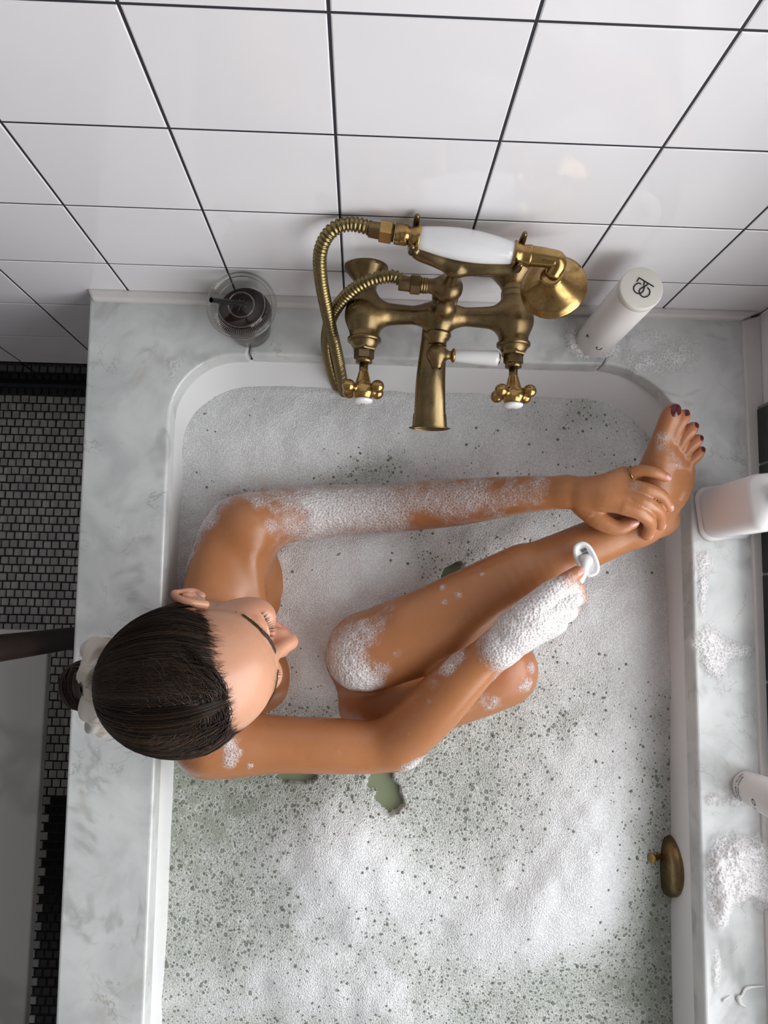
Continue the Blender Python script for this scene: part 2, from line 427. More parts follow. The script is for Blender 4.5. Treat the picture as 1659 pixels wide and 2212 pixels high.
    for sc_, lo, hi, lim in ((92.0, 0.04, 0.33, 0.98), (150.0, 0.08, 0.31, 0.9)):
        v = t.vor(c, sc_); sp = t.n('SeparateColor'); t.set(sp, 0, v.outputs['Color'])
        r = t.math('ADD', t.math('MULTIPLY', t.math('POWER', sp.outputs[0], 0.8), hi), lo)
        r = t.math('MULTIPLY', r, t.rng(d, 0.35, lim, 1.0, 0.0))
        q = t.math('DIVIDE', v.outputs['Distance'], t.math('MAXIMUM', r, 0.02))
        h = t.math('MULTIPLY', t.rng(q, 0.82, 1.0, 1.0, 0.0), t.rng(r, 0.05, 0.09, 0.0, 1.0))
        rm = t.math('MULTIPLY', t.math('MULTIPLY', t.rng(q, 0.95, 1.05, 0.0, 1.0), t.rng(q, 1.05, 1.5, 1.0, 0.0)), t.rng(r, 0.05, 0.09, 0.0, 1.0))
        hole_all = h if hole_all is None else t.math('MAXIMUM', hole_all, h); rim_all = rm if rim_all is None else t.math('MAXIMUM', rim_all, rm)
    col = t.mix(t.math('MULTIPLY', rim_all, 0.45), col, (0.78, 0.80, 0.77))
    col = t.mix(t.math('MULTIPLY', hole_all, 0.85), col, (0.175, 0.195, 0.155))
    hgt = t.math('SUBTRACT', t.math('ADD', edge, fine2), t.math('MULTIPLY', hole_all, 2.0))
    t.p(col=col, rough=t.math('SUBTRACT', 0.5, t.math('MULTIPLY', hole_all, 0.42)), spec=0.45, nrm=t.bump(hgt, 0.55, 0.0016)); M['foam'] = t.m
    # suds clinging to skin and stone: walls of bubbles with the thing beneath showing through
    def suds(name, scale, body, line):
        t = NT(name); c = t.coord(); at = t.n('Attribute'); at.attribute_name = 'dens'
        d = t.math('ADD', at.outputs['Fac'], t.math('MULTIPLY', t.math('SUBTRACT', t.noise(c, 60.0, 3.0, 0.6), 0.5), 0.5))
        e1 = t.vor(c, scale, 'DISTANCE_TO_EDGE'); e2 = t.vor(c, scale * 2.3, 'DISTANCE_TO_EDGE'); f = t.vor(c, scale)
        l1 = t.rng(e1.outputs['Distance'], 0.02, 0.16, 1.0, 0.0); l2 = t.rng(e2.outputs['Distance'], 0.02, 0.2, 0.7, 0.0)
        a = t.math('MAXIMUM', l1, l2); a = t.math('ADD', t.math('MULTIPLY', a, line), t.math('MULTIPLY', t.rng(d, 0.3, 1.0, 0.0, 1.0), body))
        a = t.math('MULTIPLY', a, t.rng(d, 0.12, 0.42, 0.0, 1.0), True)
        di = t.n('BsdfPrincipled'); t.set(di, 'Base Color', (0.86, 0.84, 0.84)); t.set(di, 'Roughness', 0.3); t.set(di, 'Normal', t.bump(f.outputs['Distance'], 0.8, 0.002))
        tr = t.n('BsdfTransparent'); mx = t.n('MixShader'); t.set(mx, 0, a); t.set(mx, 1, tr.outputs[0]); t.set(mx, 2, di.outputs[0])
        t.t.links.new(mx.outputs[0], t.out.inputs[0]); return t.m
    M['suds'] = suds('soap_suds', 250.0, 0.42, 0.55)
    M['suds_deck'] = suds('spilled_suds', 200.0, 0.48, 0.62)
    M['drop'] = clear('water_film', (0.97, 0.98, 0.98), 0.9, 0.02)
    M['cream'] = plain('white_cream', (0.82, 0.80, 0.79), 0.3, var=0.01)
    t = NT('bubble_film'); t.p(col=(0.17, 0.19, 0.15), rough=0.04, spec=0.6, alpha=0.7); M['bubble'] = t.m
build_materials()

# ------------------------------------------------------------------ the room
def struct(name, vf, mat, **kw):
    return tag(obj(name, vf, mat, **kw), kind='structure')

PX_, PZ_, TX0, TZ0 = 0.1655, 0.162, -0.0375, 0.102
G = 0.0015
wb = struct('wall_back', box(ROOM_L - 0.1, WALL_X + 0.25, WALL_Y + 0.001, WALL_Y + 0.1, FLOOR_Z - 0.1, CEIL_Z + 0.1), M['grout'])
wb['label'] = 'white square-tiled back wall with thin dark grout behind the tap'
def tile_mesh(w, h, t, name, mat, bev=0.0012):
    """a glazed tile lying in the local x-z plane with a softened front edge"""
    a = [(0, 0), (w, 0), (w, h), (0, h)]; b = [(bev, bev), (w - bev, bev), (w - bev, h - bev), (bev, h - bev)]
    V = [(x, 0, z) for x, z in a] + [(x, -t + bev * 0.6, z) for x, z in a] + [(x, -t, z) for x, z in b]
    F = [(i, (i + 1) % 4, 4 + (i + 1) % 4, 4 + i) for i in range(4)] + [(4 + i, 4 + (i + 1) % 4, 8 + (i + 1) % 4, 8 + i) for i in range(4)] + [(8, 9, 10, 11)]
    me = bpy.data.meshes.new(name); me.from_pydata(V, [], F); me.update(); me.materials.append(mat); return me
def put(name, me, loc, parent, rot=(0, 0, 0)):
    o = bpy.data.objects.new(name, me); COL.objects.link(o); o.parent = parent
    o.matrix_parent_inverse = chain_world(parent).inverted(); o.location = loc; o.rotation_euler = rot; return o
TT = 0.004
tm = tile_mesh(PX_ - 2 * G, PZ_ - 2 * G, TT, 'tile', M['tile'])
BASE_Z = TZ0 - 3 * PZ_
for i in range(-11, 4):
    x = TX0 + i * PX_
    for k in range(-3, 12):
        z = TZ0 + k * PZ_
        if x + PX_ > WALL_X + 0.02:
            q = tile_mesh(WALL_X - x - 2 * G, PZ_ - 2 * G, TT, 'tile', M['tile']); put('tile', q, (x + G, WALL_Y + TT, z + G), wb)
        else: put('tile', tm, (x + G, WALL_Y + TT, z + G), wb)
bt = tile_mesh(PX_ - 2 * G, BASE_Z - FLOOR_Z - G, TT + 0.002, 'tile', M['black_tile'])
bb = struct('baseboard_back', box(ROOM_L, -0.40, WALL_Y + 0.0005, WALL_Y + 0.003, FLOOR_Z, BASE_Z), M['grout']); bb['label'] = 'black tiled baseboard at the foot of the back wall'
for i in range(-11, -2): put('tile', bt, (TX0 + i * PX_ + G, WALL_Y + TT, FLOOR_Z), bb)

# right wall with the window above its black tiled ledge
wr = empty('wall_right', (WALL_X, -0.4, 0), kind='structure'); wr['label'] = 'right-hand wall with black ledge tiles under the window'
obj('wall_body', join(box(WALL_X + 0.001, WALL_X + 0.2, WIN['y1'], WALL_Y + 0.1, FLOOR_Z, CEIL_Z), box(WALL_X + 0.001, WALL_X + 0.2, ROOM_F, WIN['y0'], FLOOR_Z, CEIL_Z),
    box(WALL_X + 0.001, WALL_X + 0.2, WIN['y0'], WIN['y1'], FLOOR_Z, WIN['z0']), box(WALL_X + 0.001, WALL_X + 0.2, WIN['y0'], WIN['y1'], WIN['z1'], CEIL_Z)), M['grout'], wr)
RR = (0, 0, -math.pi / 2)
sm = tile_mesh(WALL_Y - WIN['y1'] - G * 2, PZ_ - 2 * G, TT, 'tile', M['tile'])
for k in range(-1, 12):
    put('tile', sm, (WALL_X + TT, WALL_Y - G, TZ0 + k * PZ_ + G), wr, RR)
fm = tile_mesh(PX_ - 2 * G, PZ_ - 2 * G, TT, 'tile', M['tile'])
for i in range(0, 7):
    for k in range(-1, 12): put('tile', fm, (WALL_X + TT, WIN['y0'] - G - i * PX_, TZ0 + k * PZ_ + G), wr, RR)
for k in (0, 1, 2, 3):
    for i in range(8):
        put('tile', fm, (WALL_X + TT, WIN['y1'] - i * PX_, WIN['z1'] + k * PZ_ + G), wr, RR)
lg = obj('ledge_grout', box(WALL_X - 0.010, WALL_X + 0.002, -0.225, 0.308, -0.01, WIN['z0']), M['light_grout'], wr)
kb = [0.306, 0.2175, 0.050, -0.110, -0.223]
for a, b in zip(kb[:-1], kb[1:]):
    q = tile_mesh(a - b - 2 * G, WIN['z0'] + 0.012 - 2 * G, 0.005, 'tile', M['black_tile'], 0.0016); put('tile', q, (WALL_X - 0.006, a - G, -0.010), wr, RR)
for i in range(6):
    put('tile', tile_mesh(PX_ - 2 * G, WIN['z0'] + 0.012, 0.004, 'tile', M['tile']), (WALL_X, -0.226 - i * PX_, -0.010), wr, RR)

for b_ in ((WIN['y1'] - 0.004, WIN['y1'] + 0.001, WIN['z0'], WIN['z1']), (WIN['y0'] - 0.001, WIN['y0'] + 0.004, WIN['z0'], WIN['z1']), (WIN['y0'], WIN['y1'], WIN['z1'] - 0.004, WIN['z1'] + 0.001), (WIN['y0'], WIN['y1'], WIN['z0'] - 0.001, WIN['z0'] + 0.003)):
    obj('window_reveal', box(WALL_X - 0.002, WALL_X + 0.12, *b_), M['caulk'], wr)
def window(name, y0, y1, z0, z1, label):
    w = empty(name, (WALL_X + 0.05, (y0 + y1) / 2, z0), kind='structure'); w['label'] = label
    f = 0.035
    for n_, b in (('frame_rail', (y0, y1, z0, z0 + f)), ('frame_rail', (y0, y1, z1 - f, z1)), ('frame_stile', (y0, y0 + f, z0 + f, z1 - f)), ('frame_stile', (y1 - f, y1, z0 + f, z1 - f)), ('glazing_bar', (y0 + f, y1 - f, (z0 + z1) / 2 - 0.012, (z0 + z1) / 2 + 0.012))):
        obj(n_, box(WALL_X + 0.05, WALL_X + 0.09, *b), M['frame'], w, bevel=0.004)
    obj('pane', box(WALL_X + 0.068, WALL_X + 0.071, y0 + f, y1 - f, z0 + f, z1 - f), M['glass'], w)
ym = (WIN['y0'] + WIN['y1']) / 2
window('window_1', ym, WIN['y1'], WIN['z0'], WIN['z1'], 'white framed window over the black ledge, nearer the back wall')
window('window_2', WIN['y0'], ym, WIN['z0'], WIN['z1'], 'white framed window farther from the back wall')

struct('ceiling', box(ROOM_L - 0.1, WALL_X + 0.2, ROOM_F - 0.1, WALL_Y + 0.1, CEIL_Z, CEIL_Z + 0.1), M['paint'])
struct('wall_left', box(ROOM_L - 0.1, ROOM_L, ROOM_F, WALL_Y, FLOOR_Z, CEIL_Z), M['paint'])
struct('wall_front', box(ROOM_L, WALL_X, ROOM_F - 0.1, ROOM_F, FLOOR_Z, CEIL_Z), M['paint'])

# mosaic floor: white squares in running bond, black border
fl = struct('floor', box(ROOM_L, WALL_X + 0.2, ROOM_F, WALL_Y + 0.05, FLOOR_Z - 0.08, FLOOR_Z - 0.0025), M['grout'])
fl['label'] = 'mosaic floor of small white marble squares with black border'
PIT = 0.0179; TS = 0.0151
def mos_mesh(mat, w=TS):
    b = 0.0012; v = [(0, 0, -0.003), (w, 0, -0.003), (w, TS, -0.003), (0, TS, -0.003), (0, 0, -b), (w, 0, -b), (w, TS, -b), (0, TS, -b), (b, b, 0), (w - b, b, 0), (w - b, TS - b, 0), (b, TS - b, 0)]
    f = [(i, (i + 1) % 4, 4 + (i + 1) % 4, 4 + i) for i in range(4)] + [(4 + i, 4 + (i + 1) % 4, 8 + (i + 1) % 4, 8 + i) for i in range(4)] + [(8, 9, 10, 11)]
    me = bpy.data.meshes.new('mosaic_tile'); me.from_pydata(v, [], f); me.update(); me.materials.append(mat); return me, v, f
mw, mv, mf = mos_mesh(M['mosaic']); mk, _, _ = mos_mesh(M['mosaic_black'])
rs = random.Random(3)
BY, BX = -0.432, -0.652            # where the black border turns
spots = []
for r in range(-30, 50):
    y = 0.434 - PIT * (r + 31) + PIT * 30
    for c in range(-25, 30):
        x = -0.80 + c * PIT + (PIT / 2 if r % 2 else 0) + rs.uniform(-0.0006, 0.0006)
        if x < -1.25 or x > -0.40: continue
        black = y > 0.425 or (y < BY and x > BX and x < -0.45)
        if y > 0.445: continue
        if abs(x + TS / 2 + 0.633) < PIT / 2 and abs(y + TS / 2 + 0.468) < PIT / 2: black = False
        spots.append((x, y + rs.uniform(-0.0004, 0.0004), black))
for r in range(50, 80):
    y = 0.434 - PIT * (r + 1)
    for c in range(-25, 22):
        x = -0.80 + c * PIT + (PIT / 2 if r % 2 else 0)
        spots.append((x, y, y < BY and x > BX and x < -0.45))
def seen(x, y): return (-0.80 < x < -0.615) and (-0.075 < y < 0.43)
vis = [s for s in spots if seen(s[0], s[1])][:300]; vs = set(vis)
for x, y, b in vis: put('mosaic_tile', mk if b else mw, (x, y, FLOOR_Z), fl, (0, 0, rs.uniform(-0.02, 0.02)))
for nm, flag in (('white_mosaic_tiles', False), ('black_mosaic_tiles', True)):
    rest = [join(([(a + x, b_ + y, c_ + FLOOR_Z) for a, b_, c_ in mv], mf)) for x, y, b in spots if b == flag and (x, y, b) not in vs]
    V, F = [], []
    for v, f in rest:
        n = len(V); V += v; F += [tuple(i + n for i in q) for q in f]
    tag(obj(nm, (V, F), M['mosaic_black' if flag else 'mosaic'], fl), kind='stuff')

# sealant beads
cb = P(900, 672, 0)[1]
tr = struct('trim_1', extrude([(-0.430, WALL_Y + 0.001), (-0.422, cb - 0.002), (0.585, cb + 0.001), (WALL_X, WALL_Y + 0.001)], -0.004, 0.011), M['caulk'], bevel=0.004); tr['label'] = 'white sealant bead between marble and back wall'
tr = struct('trim_2', extrude([(WALL_X + 0.001, WALL_Y - 0.004), (0.585, cb + 0.001), (0.590, 0.04), (0.593, -1.0), (WALL_X + 0.001, -1.0)], -0.004, 0.0045), M['caulk'], bevel=0.0035); tr['label'] = 'white sealant bead along the right wall'

# ------------------------------------------------------------------ bath: marble surround, enamel tub, water
Y_END = -1.02
XL = lambda y: -0.2985 + 0.0125 * (0.37 - y)        # inner edges of the opening
XR = lambda y: 0.4985 + 0.0065 * (0.11 - y)
XO = lambda y: -0.4285 + 0.0195 * (0.446 - y)
YB = 0.3695
RL, RRr = 0.10, 0.135
cl_ = arc(XL(0.27) + RL, YB - RL - 0.003, RL, 180, 90, 14); cr_ = arc(XR(0.25) - RRr, YB - RRr, RRr, 90, 0, 16)
seamL, seamR = cl_[-1][0] + 0.012, cr_[0][0] + 0.004
st = empty('bath_surround', (0.09, -0.2, -0.04), 'polished grey-veined marble deck framing the white bathtub', 'bath surround')
left_poly = [(XO(WALL_Y), 0.4588), (XO(Y_END - 0.2), Y_END - 0.2), (XL(Y_END), Y_END - 0.2), (XL(Y_END), Y_END)] + cl_ + [(seamL, YB - 0.003), (seamL + 0.004, YB + 0.012), (seamL + 0.004, 0.4588)]
back_poly = [(seamL + 0.0048, 0.4588), (seamL + 0.0048, YB - 0.001), (seamR - 0.0016, YB - 0.001), (seamR + 0.005, YB + 0.012), (seamR + 0.005, 0.4588)]
right_poly = [(seamR + 0.0060, 0.4588), (seamR + 0.0060, YB + 0.012), (seamR - 0.0006, YB)] + cr_[1:] + [(XR(Y_END), Y_END), (XR(Y_END), Y_END - 0.2), (0.6035, Y_END - 0.2), (0.6035, 0.4588)]
for nm, pl in (('marble_slab', left_poly), ('marble_slab', back_poly), ('marble_slab', right_poly)):
    obj(nm, extrude(pl[::-1], -0.040, 0.0), M['marble'], st, bevel=0.004, seg=3)
obj('marble_slab', box(XL(Y_END) , XR(Y_END), Y_END - 0.2, Y_END - 0.001, -0.04, 0.0), M['marble'], st, bevel=0.004)
obj('apron', extrude([(-0.415, WALL_Y), (-0.392, Y_END - 0.2), (-0.372, Y_END - 0.2), (-0.395, WALL_Y)], FLOOR_Z, -0.040), M['marble'], st)

def opening(off, bk=0.0):
    """outline of the tub opening shrunk by off"""
    o = off; Yb = YB - bk
    c1 = arc(XL(0.27) + RL + 0, Yb - RL - 0.003, max(RL - o, 0.02), 180, 90, 14)
    c2 = arc(XR(0.25) - RRr, Yb - RRr, max(RRr - o, 0.02), 90, 0, 16)
    lf = [(XL(y) + o, y) for y in np.linspace(Y_END + 0.1, 0.2, 8)]
    rt = [(XR(y) - o, y) for y in np.linspace(0.2, Y_END + 0.1, 8)]
    c3 = arc(XR(Y_END) - o - 0.1, Y_END + o + 0.1, 0.1, 0, -90, 8); c4 = arc(XL(Y_END) + o + 0.1, Y_END + o + 0.1, 0.1, 270, 180, 8)
    return lf + c1 + c2 + rt + c3[1:] + c4[:-1]
rings = [(-0.006, -0.0405), (-0.004, -0.050), (-0.001, -0.085), (0.001, -0.115), (0.012, -0.20), (0.03, -0.32), (0.05, -0.40), (0.09, -0.44)]
V, F = [], []
for o_, z in rings:
    ring = opening(o_, float(np.interp(z, [-0.44, -0.20, -0.115, -0.05, -0.04], [0.10, 0.055, 0.034, 0.002, 0.0]))); V += [(x, y, z) for x, y in ring]
n = len(ring)
for j in range(len(rings) - 1):
    F += [(j * n + i, (j + 1) * n + i, (j + 1) * n + (i + 1) % n, j * n + (i + 1) % n) for i in range(n)]
F.append(tuple(range((len(rings) - 1) * n, len(rings) * n)))
tub = tag(obj('bathtub', (V, F), M['enamel'], smooth=True), 'white enamel bathtub set under the marble deck, full of foam', 'bathtub')
WZ = -0.116
wp = opening(0.0015, 0.032)
wat = tag(obj('bath_water', extrude([(x, y) for x, y in wp][::-1], WZ - 0.03, WZ), M['water']), 'cloudy green bath water showing through gaps in the foam', 'water', kind='stuff')

# overflow cover and its knob on the tub's right side
oc = P(1462, 1868, -0.112)
ov = empty('overflow_cover', (XR(oc[1]), oc[1], -0.112), 'round brass overflow cover half sunk in foam on the tub side', 'overflow cover')
pr = [(0.0455, 0.0), (0.0475, 0.004), (0.0475, 0.011), (0.044, 0.017), (0.034, 0.0215), (0.018, 0.0235), (0.004, 0.024)]
obj('cover_plate', lathe(pr, (XR(oc[1]) + 0.004, oc[1], -0.114), (-1, 0, 0.12), 40), M['brass'], ov, smooth=True)
kp = P(1405, 1856, -0.085)
obj('knob', lathe([(0.0035, 0), (0.0036, 0.02), (0.0048, 0.028), (0.0072, 0.034), (0.0075, 0.036), (0.006, 0.0368), (0.002, 0.0362)], (kp[0] + 0.036, kp[1] - 0.001, -0.110), (-1, 0, 0.55), 20), M['gold'], ov, smooth=True)

# ------------------------------------------------------------------ foam on the water
def gauss(X, Y, px, py, sx, sy, rot=0.0):
    c = P(px, py, -0.105); a = math.radians(rot); u = (X - c[0]) * math.cos(a) + (Y - c[1]) * math.sin(a); v = -(X - c[0]) * math.sin(a) + (Y - c[1]) * math.cos(a)
    k = 1.25 / F_PX
    return np.exp(-0.5 * ((u / (sx * k)) ** 2 + (v / (sy * k)) ** 2))
def foam_height(X, Y):
    """(height above the water, bubble density) of the foam"""
    pts = np.stack([X.ravel() * 22, Y.ravel() * 22, 0 * X.ravel()], 1); nz = fbm(pts, 2).reshape(X.shape) - 0.5; nzd = fbm(pts + 31, 4).reshape(X.shape) - 0.5
    n2 = fbm(pts * 4.3 + 9, 3).reshape(X.shape) - 0.5
    dens = np.full(X.shape, 0.24)
    yy = Y
    dens += 0.42 * sstep(-0.22, -0.02, yy) + 0.08 * sstep(0.05, 0.2, X)
    H = np.full(X.shape, 0.004) + 0.005 * sstep(-0.2, 0.1, Y)
    for px, py, sx, sy, r, h, d in MOUNDS:
        g = gauss(X, Y, px, py, sx, sy, r); H += 1.35 * h * g; dens += d * g
    H += (0.0085 * nz + 0.0012 * n2) * (0.35 + dens)
    dens = np.clip(0.92 * dens + 0.0 + 0.36 * nzd, 0.02, 1.05); H = np.maximum(H, 0.0008)
    for px, py, sx, sy, r in GAPS:
        g = gauss(X, Y, px, py, sx, sy, r); g = g * (1 + 0.9 * n2); H -= 0.03 * sstep(0.45, 0.62, g)
    return np.maximum(H, -0.006), dens
MOUNDS = [(725, 1835, 105, 95, 20, 0.026, 0.62), (790, 1950, 120, 70, 0, 0.008, 0.30), (1250, 1800, 95, 150, -15, 0.022, 0.55), (1130, 1990, 150, 75, 25, 0.016, 0.50),
          (1000, 1880, 80, 130, -35, 0.004, 0.20), (690, 2130, 110, 60, 0, 0.014, 0.45), (860, 2180, 70, 70, 0, 0.010, 0.40), (440, 2150, 110, 50, 10, 0.010, 0.32), (1380, 1500, 70, 160, 0, 0.010, 0.30),
          (760, 1290, 130, 110, 0, 0.020, 0.40), (690, 1450, 60, 80, 0, 0.014, 0.35), (1000, 1190, 150, 40, 8, 0.006, 0.05), (700, 930, 220, 50, 6, 0.012, 0.35), (560, 980, 120, 60, 0, 0.006, 0.20), (1050, 960, 120, 50, 0, 0.008, 0.15), (1300, 1000, 110, 60, 0, 0.004, 0.05),
          (420, 1130, 40, 90, -25, 0.008, 0.30), (1330, 1330, 90, 60, 0, 0.008, 0.25), (620, 870, 110, 35, 0, 0.008, 0.20), (1190, 1620, 80, 60, 0, 0.004, 0.15), (950, 1690, 60, 70, 0, 0.0, -0.10), (620, 1690, 150, 40, 0, -0.002, -0.28), (440, 1690, 90, 80, 0, -0.002, -0.32),
          (470, 1880, 130, 130, 0, 0.0, -0.10), (930, 2120, 100, 60, 30, -0.001, -0.22), (1250, 2150, 150, 55, 0, -0.002, -0.18), (1435, 2100, 45, 190, 0, -0.003, -0.60), (980, 1230, 60, 40, -30, -0.002, -0.35), (790, 1025, 60, 22, 10, -0.004, -0.42), (1180, 900, 130, 22, 6, 0.0, -0.20), (1080, 1790, 120, 50, -50, 0.0, -0.12)]
GAPS = [(832, 1706, 44, 25, -56), (640, 1676, 36, 12, 4), (975, 1235, 22, 12, 40)]
stp = 0.0030
gx = np.arange(-0.304, 0.516, stp); gy = np.arange(-0.97, 0.375, stp)
X, Y = np.meshgrid(gx, gy, indexing='ij'); H, dens = foam_height(X, Y)
# foam climbs a little where it meets the tub
ed = np.minimum(np.minimum(X - XL(Y), XR(Y) - X), YB - 0.034 - Y); H = H + 0.005 * np.exp(-np.maximum(ed, 0) / 0.01) * sstep(0.3, 0.6, dens)
V = np.stack([X, Y, WZ + H], -1).reshape(-1, 3); nx, ny = X.shape
idx = np.arange(nx * ny).reshape(nx, ny)
Q = np.stack([idx[:-1, :-1], idx[1:, :-1], idx[1:, 1:], idx[:-1, 1:]], -1).reshape(-1, 4)
def inside(x, y):
    m = np.ones(x.shape, bool)
    ccx, ccy = XL(0.27) + RL, YB - 0.034 - RL - 0.003; m &= (y < YB - 0.018); m &= ~((x < ccx) & (y > ccy) & (np.hypot(x - ccx, y - ccy) > RL + 0.016))
    ccx, ccy = XR(0.25) - RRr, YB - 0.034 - RRr; m &= ~((x > ccx) & (y > ccy) & (np.hypot(x - ccx, y - ccy) > RRr + 0.016))
    return m
ctr = V[Q].mean(1); Q = Q[inside(ctr[:, 0], ctr[:, 1])]
me = bigmesh('bath_foam', V, Q, dict(dens=dens.ravel()))
fo = tag(link('bath_foam', me, M['foam'], smooth=True), 'white bubble bath foam covering the water in the tub', 'foam', kind='stuff')

# larger single bubbles among the foam
rb = np.random.RandomState(11); BV, BQ = [], []
dome = [(1.0, 0.0), (0.82, 0.50), (0.45, 0.80)]
cand = np.stack([rb.uniform(-0.285, 0.495, 9000), rb.uniform(-0.72, 0.30, 9000)], 1)
hh, dd = foam_height(cand[:, 0], cand[:, 1])
for (x, y), h_, d_ in zip(cand, hh, dd):
    if rb.rand() > (1.0 - d_) * 1.1 or h_ < 0.0: continue
    r = 0.0007 + 0.0021 * rb.rand() ** 4; z = WZ + h_ - r * 0.1; n0 = len(BV)
    for rr, zz in dome:
        for k in range(8): BV.append((x + r * rr * math.cos(k * math.pi / 4), y + r * rr * math.sin(k * math.pi / 4), z + r * zz * 0.8))
    BV.append((x, y, z + r * 0.74))
    for j in range(2):
        for k in range(8): BQ.append((n0 + j * 8 + k, n0 + j * 8 + (k + 1) % 8, n0 + (j + 1) * 8 + (k + 1) % 8, n0 + (j + 1) * 8 + k))
    for k in range(8): BQ.append((n0 + 16 + k, n0 + 16 + (k + 1) % 8, n0 + 24))
bo = obj('foam_bubbles', (BV, BQ), M['bubble'], fo, smooth=True); tag(bo, kind='stuff')

# ------------------------------------------------------------------ bath and shower mixer tap
def text_mesh(s, size, ext=0.0002):
    cu = bpy.data.curves.new('txt', 'FONT'); cu.body = s; cu.size = size; cu.extrude = ext; cu.resolution_u = 3; cu.align_x = 'CENTER'
    o = bpy.data.objects.new('txt', cu); COL.objects.link(o)
    dg = bpy.context.evaluated_depsgraph_get(); me = bpy.data.meshes.new_from_object(o.evaluated_get(dg))
    bpy.data.objects.remove(o); bpy.data.curves.remove(cu)
    v = np.array([q.co[:] for q in me.vertices]).reshape(-1, 3); f = [tuple(p.vertices) for p in me.polygons]; bpy.data.meshes.remove(me)
    return v, f

ZB = 0.13; XA, XB, YV = -0.0045, 0.2005, 0.390
XM = (XA + XB) / 2
tap = empty('bath_mixer_tap', (XM, WALL_Y, ZB - 0.01), 'wall-mounted aged brass bath tap with two cross handles and hand-shower cradle', 'bath tap')
fd = Field((-0.05, 0.325, 0.085), (0.245, 0.45, 0.215), 0.0014)
for x in (XA, XB):
    fd.chain([((x, 0.445, ZB - 0.008), 0.0135), ((x, 0.415, ZB - 0.002), 0.0150)], 0.006)
    fd.ell((x, YV, ZB), (0.0275, 0.0285, 0.0265), k=0.012)
    fd.chain([((x, YV - 0.012, ZB), 0.0235), ((x, 0.357, ZB), 0.0195)], 0.010)
    fd.chain([((x, 0.3535, ZB), 0.0205), ((x, 0.3535, ZB), 0.0205)], 0.002)
fd.chain([((XA + 0.02, YV - 0.001, ZB), 0.0165), ((XA + 0.055, YV - 0.001, ZB), 0.0135), ((XM - 0.03, YV - 0.001, ZB), 0.0138), ((XM, YV - 0.001, ZB), 0.021), ((XM + 0.03, YV - 0.001, ZB), 0.0138), ((XB - 0.055, YV - 0.001, ZB), 0.0135), ((XB - 0.02, YV - 0.001, ZB), 0.0165)], 0.010)
fd.chain([((XM, YV - 0.004, ZB), 0.021), ((XM - 0.002, 0.364, ZB - 0.004), 0.0155)], 0.008)
fd.chain([((XM + 0.002, YV, ZB + 0.01), 0.016), ((XM + 0.004, YV + 0.002, ZB + 0.026), 0.0145)], 0.006)
V, Q = fd.surface(); V = relax(V, Q, 2)
body = link('body', bigmesh('body', V, Q), M['brass'], tap, smooth=True)
for x in (XA, XB):
    obj('wall_flange', lathe([(0.0305, 0), (0.0305, 0.003), (0.028, 0.006), (0.0185, 0.018), (0.0150, 0.026), (0.0150, 0.030)], (x, WALL_Y, ZB - 0.010), (0, -1, 0.04), 40), M['brass'], tap, smooth=True)
obj('collar', lathe([(0.0155, 0), (0.0168, 0.001), (0.0168, 0.014), (0.0155, 0.015)], (XB, 0.428, ZB - 0.004), (0, -1, 0.1), 32), M['brass'], tap, smooth=True)
